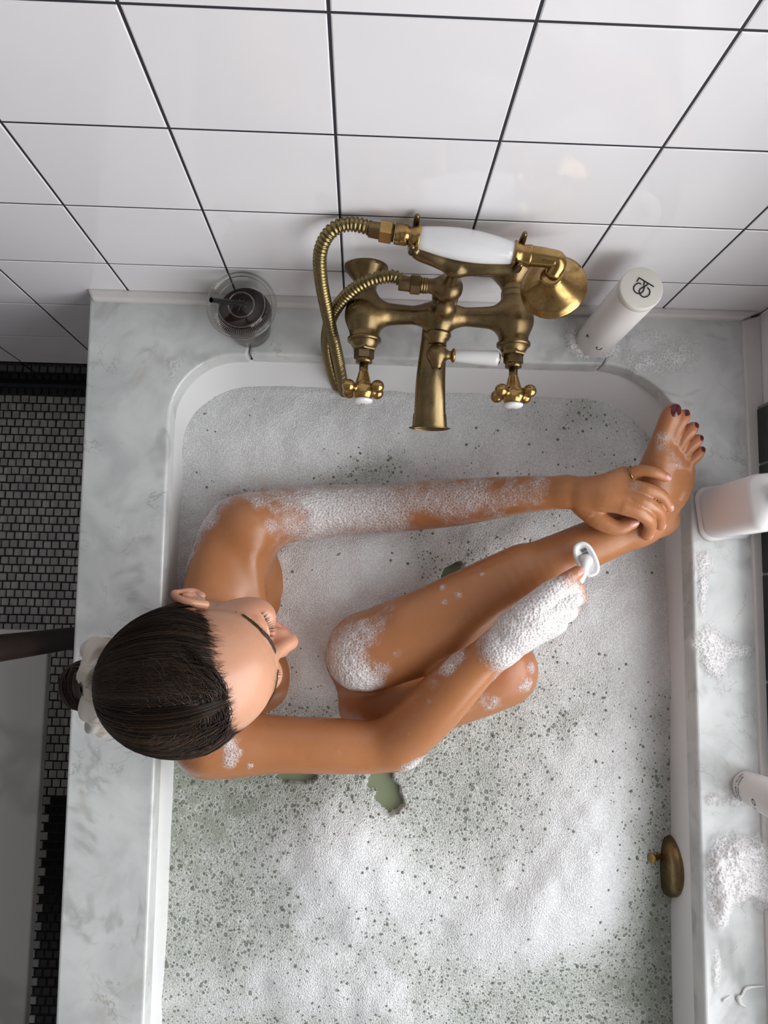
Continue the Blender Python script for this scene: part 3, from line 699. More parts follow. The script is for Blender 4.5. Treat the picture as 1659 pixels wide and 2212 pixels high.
def valve(x, letters):
    g = lambda pr, y, seg=32, rot=0.0, nm='nut', mt='brass', sm=True, par=tap: obj(nm, lathe(pr, (x, y, ZB), (0, -1, 0), seg, rot=rot), M[mt], par, smooth=sm)
    g([(0.0205, 0), (0.0232, 0.0012), (0.0232, 0.005), (0.0205, 0.0065)], 0.3545, nm='valve_skirt')
    g([(0.0165, 0), (0.0172, 0.001), (0.0172, 0.0105), (0.0155, 0.012)], 0.348, 6, math.pi / 6, 'hex_nut', sm=False)
    g([(0.0135, 0), (0.0138, 0.001), (0.0138, 0.0105), (0.0125, 0.0115)], 0.336, 6, 0.0, 'gland_nut', sm=False)
    g([(0.0110, 0), (0.0114, 0.001), (0.0114, 0.005), (0.0075, 0.006)], 0.3245, 24, 0, 'collar_ring')
    g([(0.0060, 0), (0.0062, 0.022)], 0.319, 20, 0, 'spindle')
    h = empty('cross_handle', (x, 0.285, ZB)); h.parent = tap; h.matrix_parent_inverse = chain_world(tap).inverted()
    h2 = Field((x - 0.040, 0.256, ZB - 0.040), (x + 0.040, 0.314, ZB + 0.040), 0.0011)
    h2.chain([((x, 0.304, ZB), 0.0072), ((x, 0.293, ZB), 0.0100), ((x, 0.282, ZB), 0.0132)], 0.003)
    h2.chain([((x, 0.282, ZB), 0.0134), ((x, 0.2775, ZB), 0.0142)], 0.002)
    for a in (40, 140, 220, 320):
        c, s = math.cos(math.radians(a)), math.sin(math.radians(a)); yy = 0.2825
        h2.chain([((x + 0.006 * c, yy, ZB + 0.006 * s), 0.0058), ((x + 0.0185 * c, yy, ZB + 0.0185 * s), 0.0054)], 0.004)
        h2.ell((x + 0.0252 * c, yy, ZB + 0.0252 * s), (0.0090, 0.0090, 0.0090), k=0.002)
    h2.cone((x, 0.2505, ZB), (x, 0.2440, ZB), 0.0185, 0.0185, 0.001, sub=True)
    v, q = h2.surface(); v = relax(v, q, 1)
    hb = link('handle_body', bigmesh('handle_body', v, q), M['gold'], h, smooth=True)
    cp = obj('porcelain_cap', lathe([(0.0134, 0), (0.0136, 0.002), (0.0116, 0.0042), (0.0066, 0.0056), (0.001, 0.006)], (x, 0.2680, ZB), (0, -1, 0), 28), M['porcelain'], h, smooth=True)
    v, f = text_mesh(letters[0], 0.0085); obj('letter', ([(x + p[0], 0.2618 + 0.0002 * p[2] - 0.0002, ZB - 0.004 + p[1]) for p in v], f), M['black_ink'], h)
    v, f = text_mesh(letters[1], 0.0042); R_ = 0.0088
    obj('lettering', ([(x + (R_ - 0.004 + p[1]) * math.sin(p[0] / R_), 0.2628, ZB + (R_ - 0.004 + p[1]) * math.cos(p[0] / R_)) for p in v], f), M['black_ink'], h)
valve(XA, ('H', 'HOT')); valve(XB, ('C', 'COLD'))
# diverter with porcelain lever
dx = P(945, 740, ZB - 0.004)
obj('diverter_nut', lathe([(0.0175, 0), (0.0188, 0.001), (0.0188, 0.005), (0.0165, 0.006), (0.0165, 0.009), (0.0125, 0.011), (0.0125, 0.016)], (XM - 0.002, 0.366, ZB - 0.004), (0, -1, 0), 32), M['brass'], tap, smooth=True)
fd = Field((XM - 0.03, 0.315, ZB - 0.03), (XM + 0.04, 0.36, ZB + 0.025), 0.0013)
fd.ell((XM - 0.002, 0.336, ZB - 0.004), (0.0150, 0.0150, 0.0150), k=0.003); fd.chain([((XM, 0.336, ZB - 0.004), 0.0065), ((XM + 0.020, 0.3345, ZB - 0.002), 0.0055)], 0.004)
fd.chain([((XM - 0.002, 0.336, ZB - 0.004), 0.0105), ((XM - 0.002, 0.322, ZB - 0.004), 0.0085)], 0.003)
V, Q = fd.surface(); link('diverter_ball', bigmesh('diverter_ball', relax(V, Q, 1), Q), M['brass'], tap, smooth=True)
lv = empty('diverter_lever', (XM + 0.02, 0.334, ZB)); lv.parent = tap; lv.matrix_parent_inverse = chain_world(tap).inverted()
la = np.array([XM + 0.0165, 0.3345, ZB - 0.002]); ldir = P(1075, 771, ZB) - P(975, 764, ZB); ldir /= np.linalg.norm(ldir)
obj('lever_ferrule', lathe([(0.0055, 0), (0.0095, 0.002), (0.0100, 0.004), (0.0080, 0.006)], la, ldir, 28), M['gold'], lv, smooth=True)
obj('lever_grip', lathe([(0.0078, 0.005), (0.0084, 0.006), (0.0100, 0.035), (0.0112, 0.060), (0.0108, 0.064), (0.0095, 0.0655)], la, ldir, 32), M['porcelain'], lv, smooth=True)
obj('lever_end', lathe([(0.0085, 0.0652), (0.0085, 0.0665), (0.006, 0.068), (0.001, 0.0685)], la, ldir, 28), M['gold'], lv, smooth=True)
# spout
tip = P(928, 925, 0.085); path = spline([(XM - 0.004, 0.388, ZB - 0.010), (XM - 0.0065, 0.350, ZB - 0.014), (XM - 0.009, 0.300, ZB - 0.022), tip + (0.0, 0.004, 0.002), tip], 40)
w = np.interp(np.linspace(0, 1, 40), [0, 0.2, 0.7, 0.90, 0.97, 1], [0.0175, 0.0178, 0.0225, 0.0265, 0.0298, 0.0295])
V, F = [], []; sg = 28
for i, p in enumerate(path):
    for k in range(sg):
        a = 2 * math.pi * k / sg; V.append((p[0] + w[i] * math.cos(a), p[1] , p[2] + (0.0125 if i < 34 else 0.0135) * math.sin(a)))
F = [(j * sg + k, j * sg + (k + 1) % sg, (j + 1) * sg + (k + 1) % sg, (j + 1) * sg + k) for j in range(39) for k in range(sg)]
n0 = len(V)
for s_ in (0.84, 0.80):
    for k in range(sg):
        a = 2 * math.pi * k / sg; V.append((tip[0] + w[-1] * s_ * math.cos(a), tip[1] + (0 if s_ > 0.82 else 0.02), tip[2] + 0.0135 * (s_ - 0.06) * math.sin(a)))
for a0, b0 in ((39 * sg, n0), (n0, n0 + sg)): F += [(a0 + k, a0 + (k + 1) % sg, b0 + (k + 1) % sg, b0 + k) for k in range(sg)]
F.append(tuple(range(n0 + sg, n0 + 2 * sg)))
sp = obj('spout', (V, F), M['brass'], tap, smooth=True)
# swivel ball with hose outlet, and the cradle above it
bc = P(968, 622, 0.185)
fd = Field(bc - (0.06, 0.04, 0.07), bc + (0.04, 0.04, 0.09), 0.0014)
fd.ell(bc, (0.0195, 0.0195, 0.0185), k=0.004); fd.chain([(bc, 0.0115), (bc + (-0.026, 0.002, 0.0), 0.0095)], 0.006)
fd.chain([(bc, 0.0135), (bc - (0.001, 0.002, 0.026), 0.0125)], 0.005); fd.chain([(bc + (0.001, 0, 0.01), 0.011), (bc + (0.002, 0.001, 0.034), 0.0075), (bc + (0.003, 0.002, 0.058), 0.0075)], 0.006)
V, Q = fd.surface(); link('swivel_ball', bigmesh('swivel_ball', relax(V, Q, 1), Q), M['brass'], tap, smooth=True)
obj('swivel_ring', lathe([(0.0155, 0), (0.0178, 0.0015), (0.0178, 0.005), (0.015, 0.0065)], bc - (0.001, 0.002, 0.030), (0.03, 0.05, 1), 32), M['brass'], tap, smooth=True)
obj('outlet_nut', lathe([(0.0125, 0), (0.0138, 0.001), (0.0138, 0.0125), (0.0120, 0.0135)], bc + (-0.0365, 0.0028, 0.0), (-1, 0.06, 0.0), 6), M['brass'], tap)
obj('outlet_thread', lathe([(0.0105, 0), (0.0105, 0.002), (0.0092, 0.0025), (0.0105, 0.003), (0.0105, 0.0055), (0.0092, 0.006), (0.0105, 0.0066), (0.0105, 0.009)], bc + (-0.0275, 0.002, 0.0), (-1, 0.06, 0), 28), M['brass'], tap, smooth=True)
ZH = 0.272
hA, hB = P(905, 513, ZH), P(1110, 547, ZH)              # ends of the porcelain grip
hd = (hB - hA) / np.linalg.norm(hB - hA); hn = np.array([-hd[1], hd[0], 0])
ct = bc + (0.003, 0.002, 0.056)
fd = Field(np.minimum(hA, hB) - (0.05, 0.06, 0.05), np.maximum(hA, hB) + (0.05, 0.05, 0.05), 0.0015)
eA, eB = hA - hd * 0.006, hB + hd * 0.008
for e, sgn in ((eA, -1), (eB, 1)):
    mid = (ct + e) / 2 - (0, 0.004, 0.012)
    p4 = spline([ct, ct * 0.5 + e * 0.5 - np.array([0, 0.004, 0.008]), e * 0.85 + ct * 0.15 - np.array([0, 0.006, 0.017]), e - np.array([0, 0.004, 0.0165])], 26)
    fd.chain([(q, 0.0066) for q in p4], 0.005); fd.chain([(q + (0, 0.006, 0.003), 0.0054) for q in p4], 0.005); fd.chain([(q - (0, 0.004, 0.004), 0.0046) for q in p4], 0.005)
    for s2 in (-1, 1):
        fk = [e - np.array([0, 0.004, 0.0165]), e + hn * 0.0135 * s2 - np.array([0, 0, 0.0125]), e + hn * 0.0175 * s2 + np.array([0, 0, 0.002]), e + hn * 0.0195 * s2 + np.array([0, 0, 0.013])]
        fd.chain([(q, r) for q, r in zip(fk, (0.0052, 0.0048, 0.0042, 0.0034))], 0.003)
fd.ell(ct, (0.012, 0.010, 0.010), k=0.008)
V, Q = fd.surface(); link('cradle', bigmesh('cradle', relax(V, Q, 1), Q), M['brass'], tap, smooth=True)
v, f = text_mesh('00', 0.0085); bx = P(843, 672, ZB + 0.0135)
obj('stamp', ([(bx[0] + p[0], bx[1] + p[1], ZB + 0.0124 + p[2] - 0.3 * max(0, p[1] - 0.003)) for p in v], f), M['brass'], tap)

# hand shower lying in the cradle, with its hose
hs = empty('hand_shower', hA, 'hand shower with white porcelain grip and brass rose lying in the tap cradle', 'hand shower')
L = np.linalg.norm(hB - hA)
t_ = np.linspace(0, 1, 16); pr = [(0.0125 + 0.0080 * math.sin(math.pi * (0.10 + 0.80 * t)) ** 1.2 - 0.0015, L * t) for t in t_]
obj('grip', lathe([(0.0118, -0.001)] + pr + [(0.0118, L + 0.001)], hA, hd, 36), M['porcelain'], hs, smooth=True)
obj('rear_ferrule', lathe([(0.0150, 0), (0.0158, 0.001), (0.0130, 0.006), (0.0105, 0.010), (0.0110, 0.014), (0.0125, 0.016), (0.0125, 0.030)], hA + hd * 0.001, -hd, 32), M['gold'], hs, smooth=True)
obj('rear_nut', lathe([(0.0130, 0), (0.0142, 0.001), (0.0142, 0.014), (0.0130, 0.015)], hA - hd * 0.0325, -hd, 6), M['gold'], hs)
obj('front_ferrule', lathe([(0.0150, 0), (0.0158, 0.001), (0.0135, 0.006), (0.0115, 0.010), (0.0128, 0.017), (0.0132, 0.020), (0.0125, 0.022)], hB - hd * 0.001, hd, 32), M['gold'], hs, smooth=True)
cc = P(1192, 597, 0.262); rose_ax = np.array([0.33, -0.06, -1.0]); rose_ax /= np.linalg.norm(rose_ax)
nk = spline([hB + hd * 0.018, hB + hd * 0.040 + (0, 0, 0.002), (hB + hd * 0.052) * 0.5 + cc * 0.5 + (0.003, 0.005, 0.008), cc - rose_ax * 0.002], 18)
obj('neck', tube(nk, np.linspace(0.0125, 0.0095, 18), 20), M['gold'], hs, smooth=True)
obj('neck_ring', lathe([(0.0105, 0), (0.0140, 0.001), (0.0145, 0.003), (0.0125, 0.005)], cc - rose_ax * 0.003, rose_ax, 32), M['gold'], hs, smooth=True)
rose = obj('rose', lathe([(0.0120, 0), (0.0140, 0.003), (0.0190, 0.009), (0.0270, 0.016), (0.0345, 0.021), (0.0385, 0.024), (0.0392, 0.0265), (0.0410, 0.0275), (0.0415, 0.031), (0.0400, 0.034), (0.036, 0.0345), (0.034, 0.033), (0.001, 0.031)], cc, rose_ax, 48), M['gold'], hs, smooth=True)
# hose: down from the grip, through the foam and back up to the swivel outlet
h0 = hA - hd * 0.049; o0 = bc + (-0.052, 0.0036, 0)
hp = [h0, P(760, 484, 0.268), P(718, 497, 0.262), P(693, 540, 0.240), P(693, 600, 0.200), P(708, 680, 0.130), P(728, 765, 0.045), P(737, 812, -0.030), P(744, 850, -0.100), P(744, 862, -0.135), P(741, 858, -0.140), P(733, 845, -0.115), P(716, 800, -0.030), P(706, 742, 0.055), P(715, 688, 0.105), P(745, 642, 0.150), P(790, 610, 0.175), P(845, 597, 0.184), o0]
sp_ = spline(hp, 900); ln = np.concatenate([[0], np.cumsum(np.linalg.norm(np.diff(sp_, axis=0), axis=1))])
nS = int(ln[-1] / 0.00095); s_ = np.linspace(0, ln[-1], nS); pth = np.stack([np.interp(s_, ln, sp_[:, i]) for i in range(3)], 1)
rad = 0.0070 + 0.0020 * np.clip(np.sin(s_ / 0.0054 * 2 * math.pi) * 1.6 + 0.6, 0, 1) ** 0.7
obj('hose', tube(pth, rad, 14), M['hose'], hs, smooth=True)
for a, b in ((h0, hA - hd * 0.030), (o0 + (-0.001, 0, 0), bc + (-0.035, 0.0026, 0))):
    d_ = b - a; obj('hose_sleeve', lathe([(0.0088, -0.012), (0.0094, -0.011), (0.0098, 0.0), (0.0104, np.linalg.norm(d_))], a, d_, 28), M['brass'], hs, smooth=True)

# ------------------------------------------------------------------ iced coffee in a clear cup
cbp = P(543, 712, 0.0); cup = empty('plastic_cup', cbp, 'clear plastic cup of iced coffee with black straw on the marble', 'cup')
HC_ = 0.098; rb_, rt_ = 0.0305, 0.0440
wall = [(0.001, 0.0012), (rb_ - 0.002, 0.0012), (rb_, 0.003)] + [(rb_ + (rt_ - rb_) * t, 0.003 + (HC_ - 0.006) * t) for t in np.linspace(0.1, 1, 8)] + [(rt_ + 0.002, HC_ - 0.002), (rt_ + 0.002, HC_)]
obj('cup_wall', lathe(wall, cbp, (0, 0, 1), 48, cap=False), M['clear'], cup, smooth=True)
hl = 0.068; rl = rb_ + (rt_ - rb_) * hl / HC_ - 0.0009
obj('coffee', lathe([(rb_ - 0.002, 0.003), (rb_ - 0.0006, 0.004), (rl, hl - 0.001), (rl - 0.001, hl), (0.001, hl)], cbp, (0, 0, 1), 40), M['coffee'], cup, smooth=True)
RI = rt_ + 0.0045
lid = obj('lid', lathe([(RI - 0.0025, HC_ - 0.008), (RI, HC_ - 0.007), (RI + 0.001, HC_ - 0.002), (RI + 0.0008, HC_ + 0.003), (RI - 0.002, HC_ + 0.0042), (RI - 0.004, HC_ + 0.0030), (RI - 0.0052, HC_ + 0.0002), (RI - 0.0130, HC_ - 0.0008), (RI - 0.0140, HC_ + 0.0035), (RI - 0.0165, HC_ + 0.0045), (RI - 0.020, HC_ + 0.0035), (0.0185, HC_ + 0.0030), (0.0175, HC_ + 0.0018), (0.001, HC_ + 0.0018)], cbp, (0, 0, 1), 64, cap=False), M['clear'], cup, smooth=True)
for r_, z_ in ((RI + 0.0004, 0.0008), (RI - 0.0022, 0.0042), (RI - 0.0152, 0.0042), (0.0180, 0.0030), (RI - 0.0055, 0.0004)):
    a = np.linspace(0, 2 * math.pi, 73); obj('lid_rim', tube(np.stack([cbp[0] + r_ * np.cos(a), cbp[1] + r_ * np.sin(a), np.full(73, HC_ + z_)], 1), 0.0009, 6), M['ridge'], lid, smooth=True)
RV, RF = [], []
for k in range(96):
    a = 2 * math.pi * k / 96; c, s = math.cos(a), math.sin(a)
    v, f = tube([cbp + (c * (RI - 0.0132), s * (RI - 0.0132), HC_ - 0.0002), cbp + (c * (RI - 0.0062), s * (RI - 0.0062), HC_ + 0.0006)], 0.00052, 5)
    n0 = len(RV); RV += v; RF += [tuple(i + n0 for i in q) for q in f]
tag(obj('lid_ribs', (RV, RF), M['ridge'], lid), kind='stuff')
for a in (20, 65, 110, 155):
    c, s = math.cos(math.radians(a)), math.sin(math.radians(a)); obj('straw_slit', tube([cbp + (-c * 0.009, -s * 0.009, HC_ + 0.0021), cbp + (c * 0.009, s * 0.009, HC_ + 0.0021)], 0.0004, 5), M['ridge'], lid)
s1 = P(456, 648, 0.148); s0 = cbp + (0.001, 0.002, HC_ + 0.002); sd = (s0 - s1) / np.linalg.norm(s0 - s1)
straw = empty('straw', s0, 'black drinking straw standing in the iced coffee cup', 'straw')
sv, sf = tube(np.array([s1, s0]), 0.0036, 18, cap=False); sv2, sf2 = tube(np.array([s1, s0]), 0.0030, 18, cap=False)
obj('upper_tube', join((sv, sf), (sv2, [q[::-1] for q in sf2])), M['straw'], straw, smooth=True)
obj('lower_tube', tube(np.array([s0, cbp + (0.004, -0.004, 0.02)]), 0.0034, 16, cap=False), M['straw'], straw, smooth=True)
for q in ():
    v, f = box(-0.009, 0.009, -0.008, 0.008, 0, 0.012); a = q[0] * 60; ob = obj('ice_cube', ([(cbp[0] + q[0] + x * math.cos(a) - y * math.sin(a), cbp[1] + q[1] + x * math.sin(a) + y * math.cos(a), hl - 0.008 + z) for x, y, z in v], f), M['ice'], cup, bevel=0.003)

# ------------------------------------------------------------------ bottles on the deck
def ring_text(s, size, c, R_, z, ang, mat, parent, name='lettering', lean=0.0):
    """print running round a bottle; ang is the bearing (radians) the print faces"""
    v, f = text_mesh(s, size, 0.0001)
    out = []
    for p in v:
        r = R_(z + p[1]) + 0.0003 + (0.0001 if p[2] > 0 else 0); t = ang + p[0] / R_(z); out.append((c[0] + r * math.cos(t), c[1] + r * math.sin(t), z + p[1]))
    return obj(name, (out, f), mat, parent)
b0 = P(1283, 736, 0.0); bt_ = P(1377, 608, 0.205); hb_ = 0.205; RB = 0.0285
bot = empty('white_bottle', b0, 'tall round ivory bottle with monogram on its flat cap, beside the shower rose', 'bottle')
obj('bottle_body', lathe([(RB - 0.004, 0.0), (RB - 0.001, 0.0015), (RB, 0.006), (RB, hb_ - 0.0125), (RB - 0.0004, hb_ - 0.012)], b0, (0, 0, 1), 56), M['bottle'], bot, smooth=True)
capo = obj('cap', lathe([(RB - 0.0004, hb_ - 0.0118), (RB + 0.0002, hb_ - 0.0112), (RB + 0.0002, hb_ - 0.002), (RB - 0.0005, hb_ - 0.0006), (RB - 0.002, hb_), (0.001, hb_)], b0, (0, 0, 1), 56), M['cap'], bot, smooth=True)
def mono(pts, n=40, nm='monogram_stroke', sharp=False):
    q = [P(1330 + x * 120 / 1659, 560 + y * 100 / 1382, hb_ + 0.0003) for x, y in pts]
    q = np.array(q) if sharp else spline(q, n); q = q + (b0 - P(1378, 606, hb_) * 1.0) * np.array([1, 1, 0]) * 0
    obj(nm, tube(q, 0.00075, 6, flat=0.35, up=(0, 0, 1)), M['black_ink'], capo)
TC = P(1330 + 650 * 120 / 1659, 560 + 660 * 100 / 1382, hb_); shift = b0 - TC
_P = P
def PM(x, y): return _P(1330 + x * 120 / 1659, 560 + y * 100 / 1382, hb_ + 0.0003) + shift * np.array([1, 1, 0])
for pts, sh in (([(508, 470), (575, 358), (1012, 622)], True),
                ([(640, 548), (560, 518), (470, 560), (412, 660), (440, 760), (520, 822), (610, 828), (690, 760), (728, 660), (718, 560), (735, 478)], False),
                ([(845, 540), (790, 585), (700, 635), (610, 690), (578, 770), (610, 860), (700, 930), (800, 920), (880, 850), (895, 760), (865, 690), (818, 650)], False)):
    q = [PM(*p) for p in pts]; q = np.array(q) if sh else spline(q, 60)
    if sh:
        for a, b in zip(q[:-1], q[1:]): obj('monogram_stroke', tube(np.array([a, b]), 0.0009, 6), M['black_ink'], capo)
    else: obj('monogram_stroke', tube(q, 0.0009, 6), M['black_ink'], capo)
fa = math.atan2(-0.62, -0.35)
ring_text('F', 0.014, b0, lambda z: RB, 0.048, fa - 0.62, M['black_ink'], bot); ring_text('U', 0.014, b0, lambda z: RB, 0.040, fa + 0.28, M['black_ink'], bot)

# frosted rounded-square bottle
c2 = P(1562, 1108, 0.0); fb = empty('frosted_bottle', c2, 'frosted rounded-square bottle on the right ledge beside the foot', 'bottle')
def rsq(r, h, z, n=6, ang=0.0):
    pts = []
    for qx, qy, a0 in ((1, 1, 0), (-1, 1, 90), (-1, -1, 180), (1, -1, 270)):
        pts += [(qx * (r - h) + h * math.cos(math.radians(a0 + 90 * i / n)), qy * (r - h) + h * math.sin(math.radians(a0 + 90 * i / n))) for i in range(n + 1)]
    c, s = math.cos(ang), math.sin(ang); return [(c2[0] + c * x - s * y, c2[1] + s * x + c * y, z) for x, y in pts]
def sq_loft(rows, ang, cap=True):
    V, F = [], []
    for r, h, z in rows: V += rsq(r, h, z, ang=ang)
    n = 28
    for j in range(len(rows) - 1): F += [(j * n + i, j * n + (i + 1) % n, (j + 1) * n + (i + 1) % n, (j + 1) * n + i) for i in range(n)]
    F.append(tuple(reversed(range(n)))); F.append(tuple(range((len(rows) - 1) * n, len(rows) * n))); return V, F
obj('bottle_body', sq_loft([(0.033, 0.016, 0.004), (0.0365, 0.017, 0.007), (0.0378, 0.017, 0.016), (0.0378, 0.017, 0.150), (0.035, 0.017, 0.158), (0.018, 0.014, 0.165)], 0.12), M['frost'], fb, smooth=True)
obj('bottle_foot', sq_loft([(0.0385, 0.019, 0.0), (0.0420, 0.020, 0.002), (0.0420, 0.020, 0.005), (0.0375, 0.018, 0.0075)], 0.12), M['frost'], fb, smooth=True)
obj('cap', lathe([(0.017, 0.165), (0.018, 0.167), (0.018, 0.195), (0.015, 0.198)], c2, (0, 0, 1), 32), M['cap'], fb, smooth=True)

# body-polish tube
c3 = P(1611, 1697, 0.0); R3 = lambda z: 0.0225 + 0.0045 * min(1, max(0, z) / 0.10)
tb = empty('body_polish_bottle', c3, 'pale round body polish bottle with black print on the right ledge', 'bottle')
obj('bottle_body', lathe([(0.017, 0.0), (0.0205, 0.001), (0.0222, 0.004)] + [(R3(z), z) for z in np.linspace(0.008, 0.17, 12)] + [(0.022, 0.176), (0.010, 0.178)], c3, (0, 0, 1), 56), M['tube'], tb, smooth=True)
obj('cap', lathe([(0.010, 0.177), (0.011, 0.179), (0.011, 0.20), (0.009, 0.202)], c3, (0, 0, 1), 32), M['cap'], tb, smooth=True)
fa3 = math.atan2(0.10, -1.0)
ring_text('BODY POLISH', 0.0056, c3, R3, 0.0225, fa3, M['black_ink'], tb); ring_text('240 ML / 8.09 fl. oz', 0.0056, c3, R3, 0.0150, fa3, M['black_ink'], tb)
ring_text('O', 0.013, c3, R3, 0.066, fa3 + 0.34, M['black_ink'], tb); ring_text('I', 0.013, c3, R3, 0.058, fa3 + 0.80, M['black_ink'], tb)

# ------------------------------------------------------------------ marble stand with dark posts beside the bath
zt = -0.20; pc = P(160, 1378, -0.227)
ws = empty('marble_stand', (-0.62, -0.45, FLOOR_Z), 'dark wooden stand with white marble shelf on the mosaic floor beside the bath', 'stand')
e1 = P(104, 1400, zt); e2 = P(60, 2212, zt)
e1 = e2 + (e1 - e2) * 1.05
t = NT('pale_marble'); c = t.coord(); n_ = t.noise(c, 3.0, 3.0, 0.5, 0.8)
t.p(col=t.mix(t.rng(t.math('ABSOLUTE', t.math('SUBTRACT', n_, 0.5)), 0.0, 0.05, 1.0, 0.0), (0.46, 0.445, 0.43), (0.37, 0.355, 0.345)), rough=0.3); M['pale_marble'] = t.m
obj('marble_shelf', extrude([(e1[0], e1[1]), (e1[0] - 0.45, e1[1]), (e2[0] - 0.47, e2[1] - 0.1), (e2[0] - 0.004, e2[1] - 0.1)], zt - 0.02, zt), M['pale_marble'], ws, bevel=0.003)
for px_, py_ in ((pc[0], pc[1]), (pc[0] - 0.40, pc[1])):
    obj('post', lathe([(0.0185, 0.0), (0.0190, 0.01), (0.0190, 1.0), (0.016, 1.02), (0.002, 1.025)], (px_, py_, FLOOR_Z), (0, 0, 1), 24), M['wood'], ws, smooth=True)
obj('shelf_rail', box(pc[0] - 0.42, pc[0] - 0.0, pc[1] - 0.012, pc[1] + 0.012, zt - 0.055, zt - 0.021), M['wood'], ws, bevel=0.003)
for y_ in (e2[1] - 0.05,):
    for x_ in (-0.80, -0.98): obj('leg', lathe([(0.016, 0), (0.018, 0.01), (0.018, zt - 0.021 - FLOOR_Z)], (x_, y_, FLOOR_Z), (0, 0, 1), 20), M['wood'], ws, smooth=True)

# ------------------------------------------------------------------ suds and drips on the deck
def patch(name, blobs, label, zmax=0.006, mat='suds_deck', seed=0, zb=0.0, stp=0.0016, parent=None):
    """a puddle of suds: low mound of foam, its outline the union of soft blobs [(px, py, rx, ry, strength)]"""
    cs = np.array([P(b[0], b[1], zb) for b in blobs]); k = 1.15 / F_PX
    rx = np.array([max(b[2], b[3]) * k for b in blobs])
    lo = (cs[:, :2] - 2.4 * rx[:, None]).min(0); hi = (cs[:, :2] + 2.4 * rx[:, None]).max(0)
    hi[0] = min(hi[0], 0.603)
    gx = np.arange(lo[0], hi[0], stp); gy = np.arange(lo[1], hi[1], stp); X, Y = np.meshgrid(gx, gy, indexing='ij')
    D_ = np.zeros(X.shape)
    for c, b in zip(cs, blobs): D_ += b[4] * np.exp(-0.5 * (((X - c[0]) / (b[2] * k)) ** 2 + ((Y - c[1]) / (b[3] * k)) ** 2))
    nz = fbm(np.stack([X.ravel() * 60 + seed, Y.ravel() * 60, 0 * X.ravel() + seed], 1), 4).reshape(X.shape)
    D_ = D_ + 0.6 * (nz - 0.5) * sstep(0.05, 0.4, D_)
    Z = zb + 0.0004 + zmax * np.clip(D_, 0, 1.2) ** 0.8 * (0.7 + 0.6 * nz)
    V = np.stack([X, Y, Z], -1).reshape(-1, 3); idx = np.arange(X.size).reshape(X.shape)
    Q = np.stack([idx[:-1, :-1], idx[1:, :-1], idx[1:, 1:], idx[:-1, 1:]], -1).reshape(-1, 4)
    keep = (D_.ravel()[Q].max(1) > 0.10); Q = Q[keep]
    used = np.unique(Q); mp = np.full(len(V), -1); mp[used] = np.arange(len(used))
    o = link(name, bigmesh(name, V[used], mp[Q], dict(dens=np.clip(D_.ravel()[used], 0, 1))), M[mat], parent, smooth=True)
    return tag(o, label, 'suds', kind='stuff')
patch('suds_patch', [(1385, 790, 26, 16, 0.55), (1450, 775, 40, 24, 0.75), (1480, 745, 22, 14, 0.4), (1400, 725, 22, 14, 0.45), (1360, 760, 16, 20, 0.4)], 'thin white suds in the deck corner beside the tall ivory bottle', 0.004)
patch('suds_patch', [(1235, 720, 12, 30, 0.7), (1260, 755, 22, 14, 0.8), (1320, 745, 16, 22, 0.6), (1300, 765, 18, 9, 0.6)], 'suds around the foot of the tall ivory bottle', 0.006, seed=3)
patch('suds_patch', [(1522, 1210, 12, 18, 0.9), (1518, 1260, 7, 20, 0.8), (1516, 1305, 6, 18, 0.7)], 'narrow trickle of suds on the ledge below the frosted bottle', 0.003, seed=5)
patch('suds_patch', [(1530, 1385, 20, 26, 0.95), (1560, 1410, 26, 16, 0.9), (1545, 1435, 18, 18, 0.9), (1605, 1405, 18, 12, 0.5)], 'bright suds patch on the ledge between the frosted and the body polish bottle', 0.005, seed=7)
patch('suds_patch', [(1540, 1728, 12, 9, 0.7), (1590, 1728, 20, 9, 0.75)], 'small suds at the foot of the body polish bottle', 0.004, seed=9)
patch('suds_patch', [(1570, 1850, 26, 28, 1.0), (1620, 1860, 30, 34, 1.0), (1560, 1910, 22, 30, 0.95), (1550, 1965, 14, 26, 0.8), (1650, 1900, 22, 34, 1.0), (1600, 1910, 20, 24, 0.8)], 'big mound of suds on the ledge near the overflow', 0.015, seed=11)
patch('suds_patch', [(1545, 2090, 7, 26, 0.85)], 'small drop-shaped suds at the ledge edge', 0.005, seed=13)
patch('suds_patch', [(372, 800, 10, 26, 0.35), (385, 780, 14, 12, 0.3)], 'faint film of suds at the left tub corner', 0.002, seed=15)
cr = [P(1560, 2164, 0.002), P(1568, 2158, 0.0025), P(1577, 2152, 0.001)]
cm = empty('cream_smear', P(1600, 2165, 0), 'squiggle of white cream spilled on the right ledge', 'cream')
obj('strand', tube(spline(cr, 12), [0.0008, 0.0012, 0.0014, 0.0014, 0.0014, 0.0013, 0.0012, 0.001, 0.0009, 0.0008, 0.0007, 0.0004], 8), M['cream'], cm, smooth=True)
obj('strand', tube(spline([P(1613, 2176, 0.002), P(1600, 2166, 0.003), P(1597, 2156, 0.003), P(1603, 2150, 0.002), P(1609, 2138, 0.002), P(1620, 2133, 0.002), P(1652, 2130, 0.003)], 40), np.interp(np.linspace(0, 1, 40), [0, 0.1, 0.3, 0.45, 0.7, 0.8, 1], [0.001, 0.0025, 0.0045, 0.0018, 0.002, 0.0022, 0.0006]), 10), M['cream'], cm, smooth=True)
# water standing on the left rim and drops on the marble
def puddle(name, pts, w, label, z=0.0005):
    q = spline([P(x, y, 0.0) for x, y in pts], 40); q[:, 2] = z
    return tag(obj(name, tube(q, np.array(w) if not np.isscalar(w) else w, 10, flat=1.0), M['drop'], smooth=True), label, 'water')

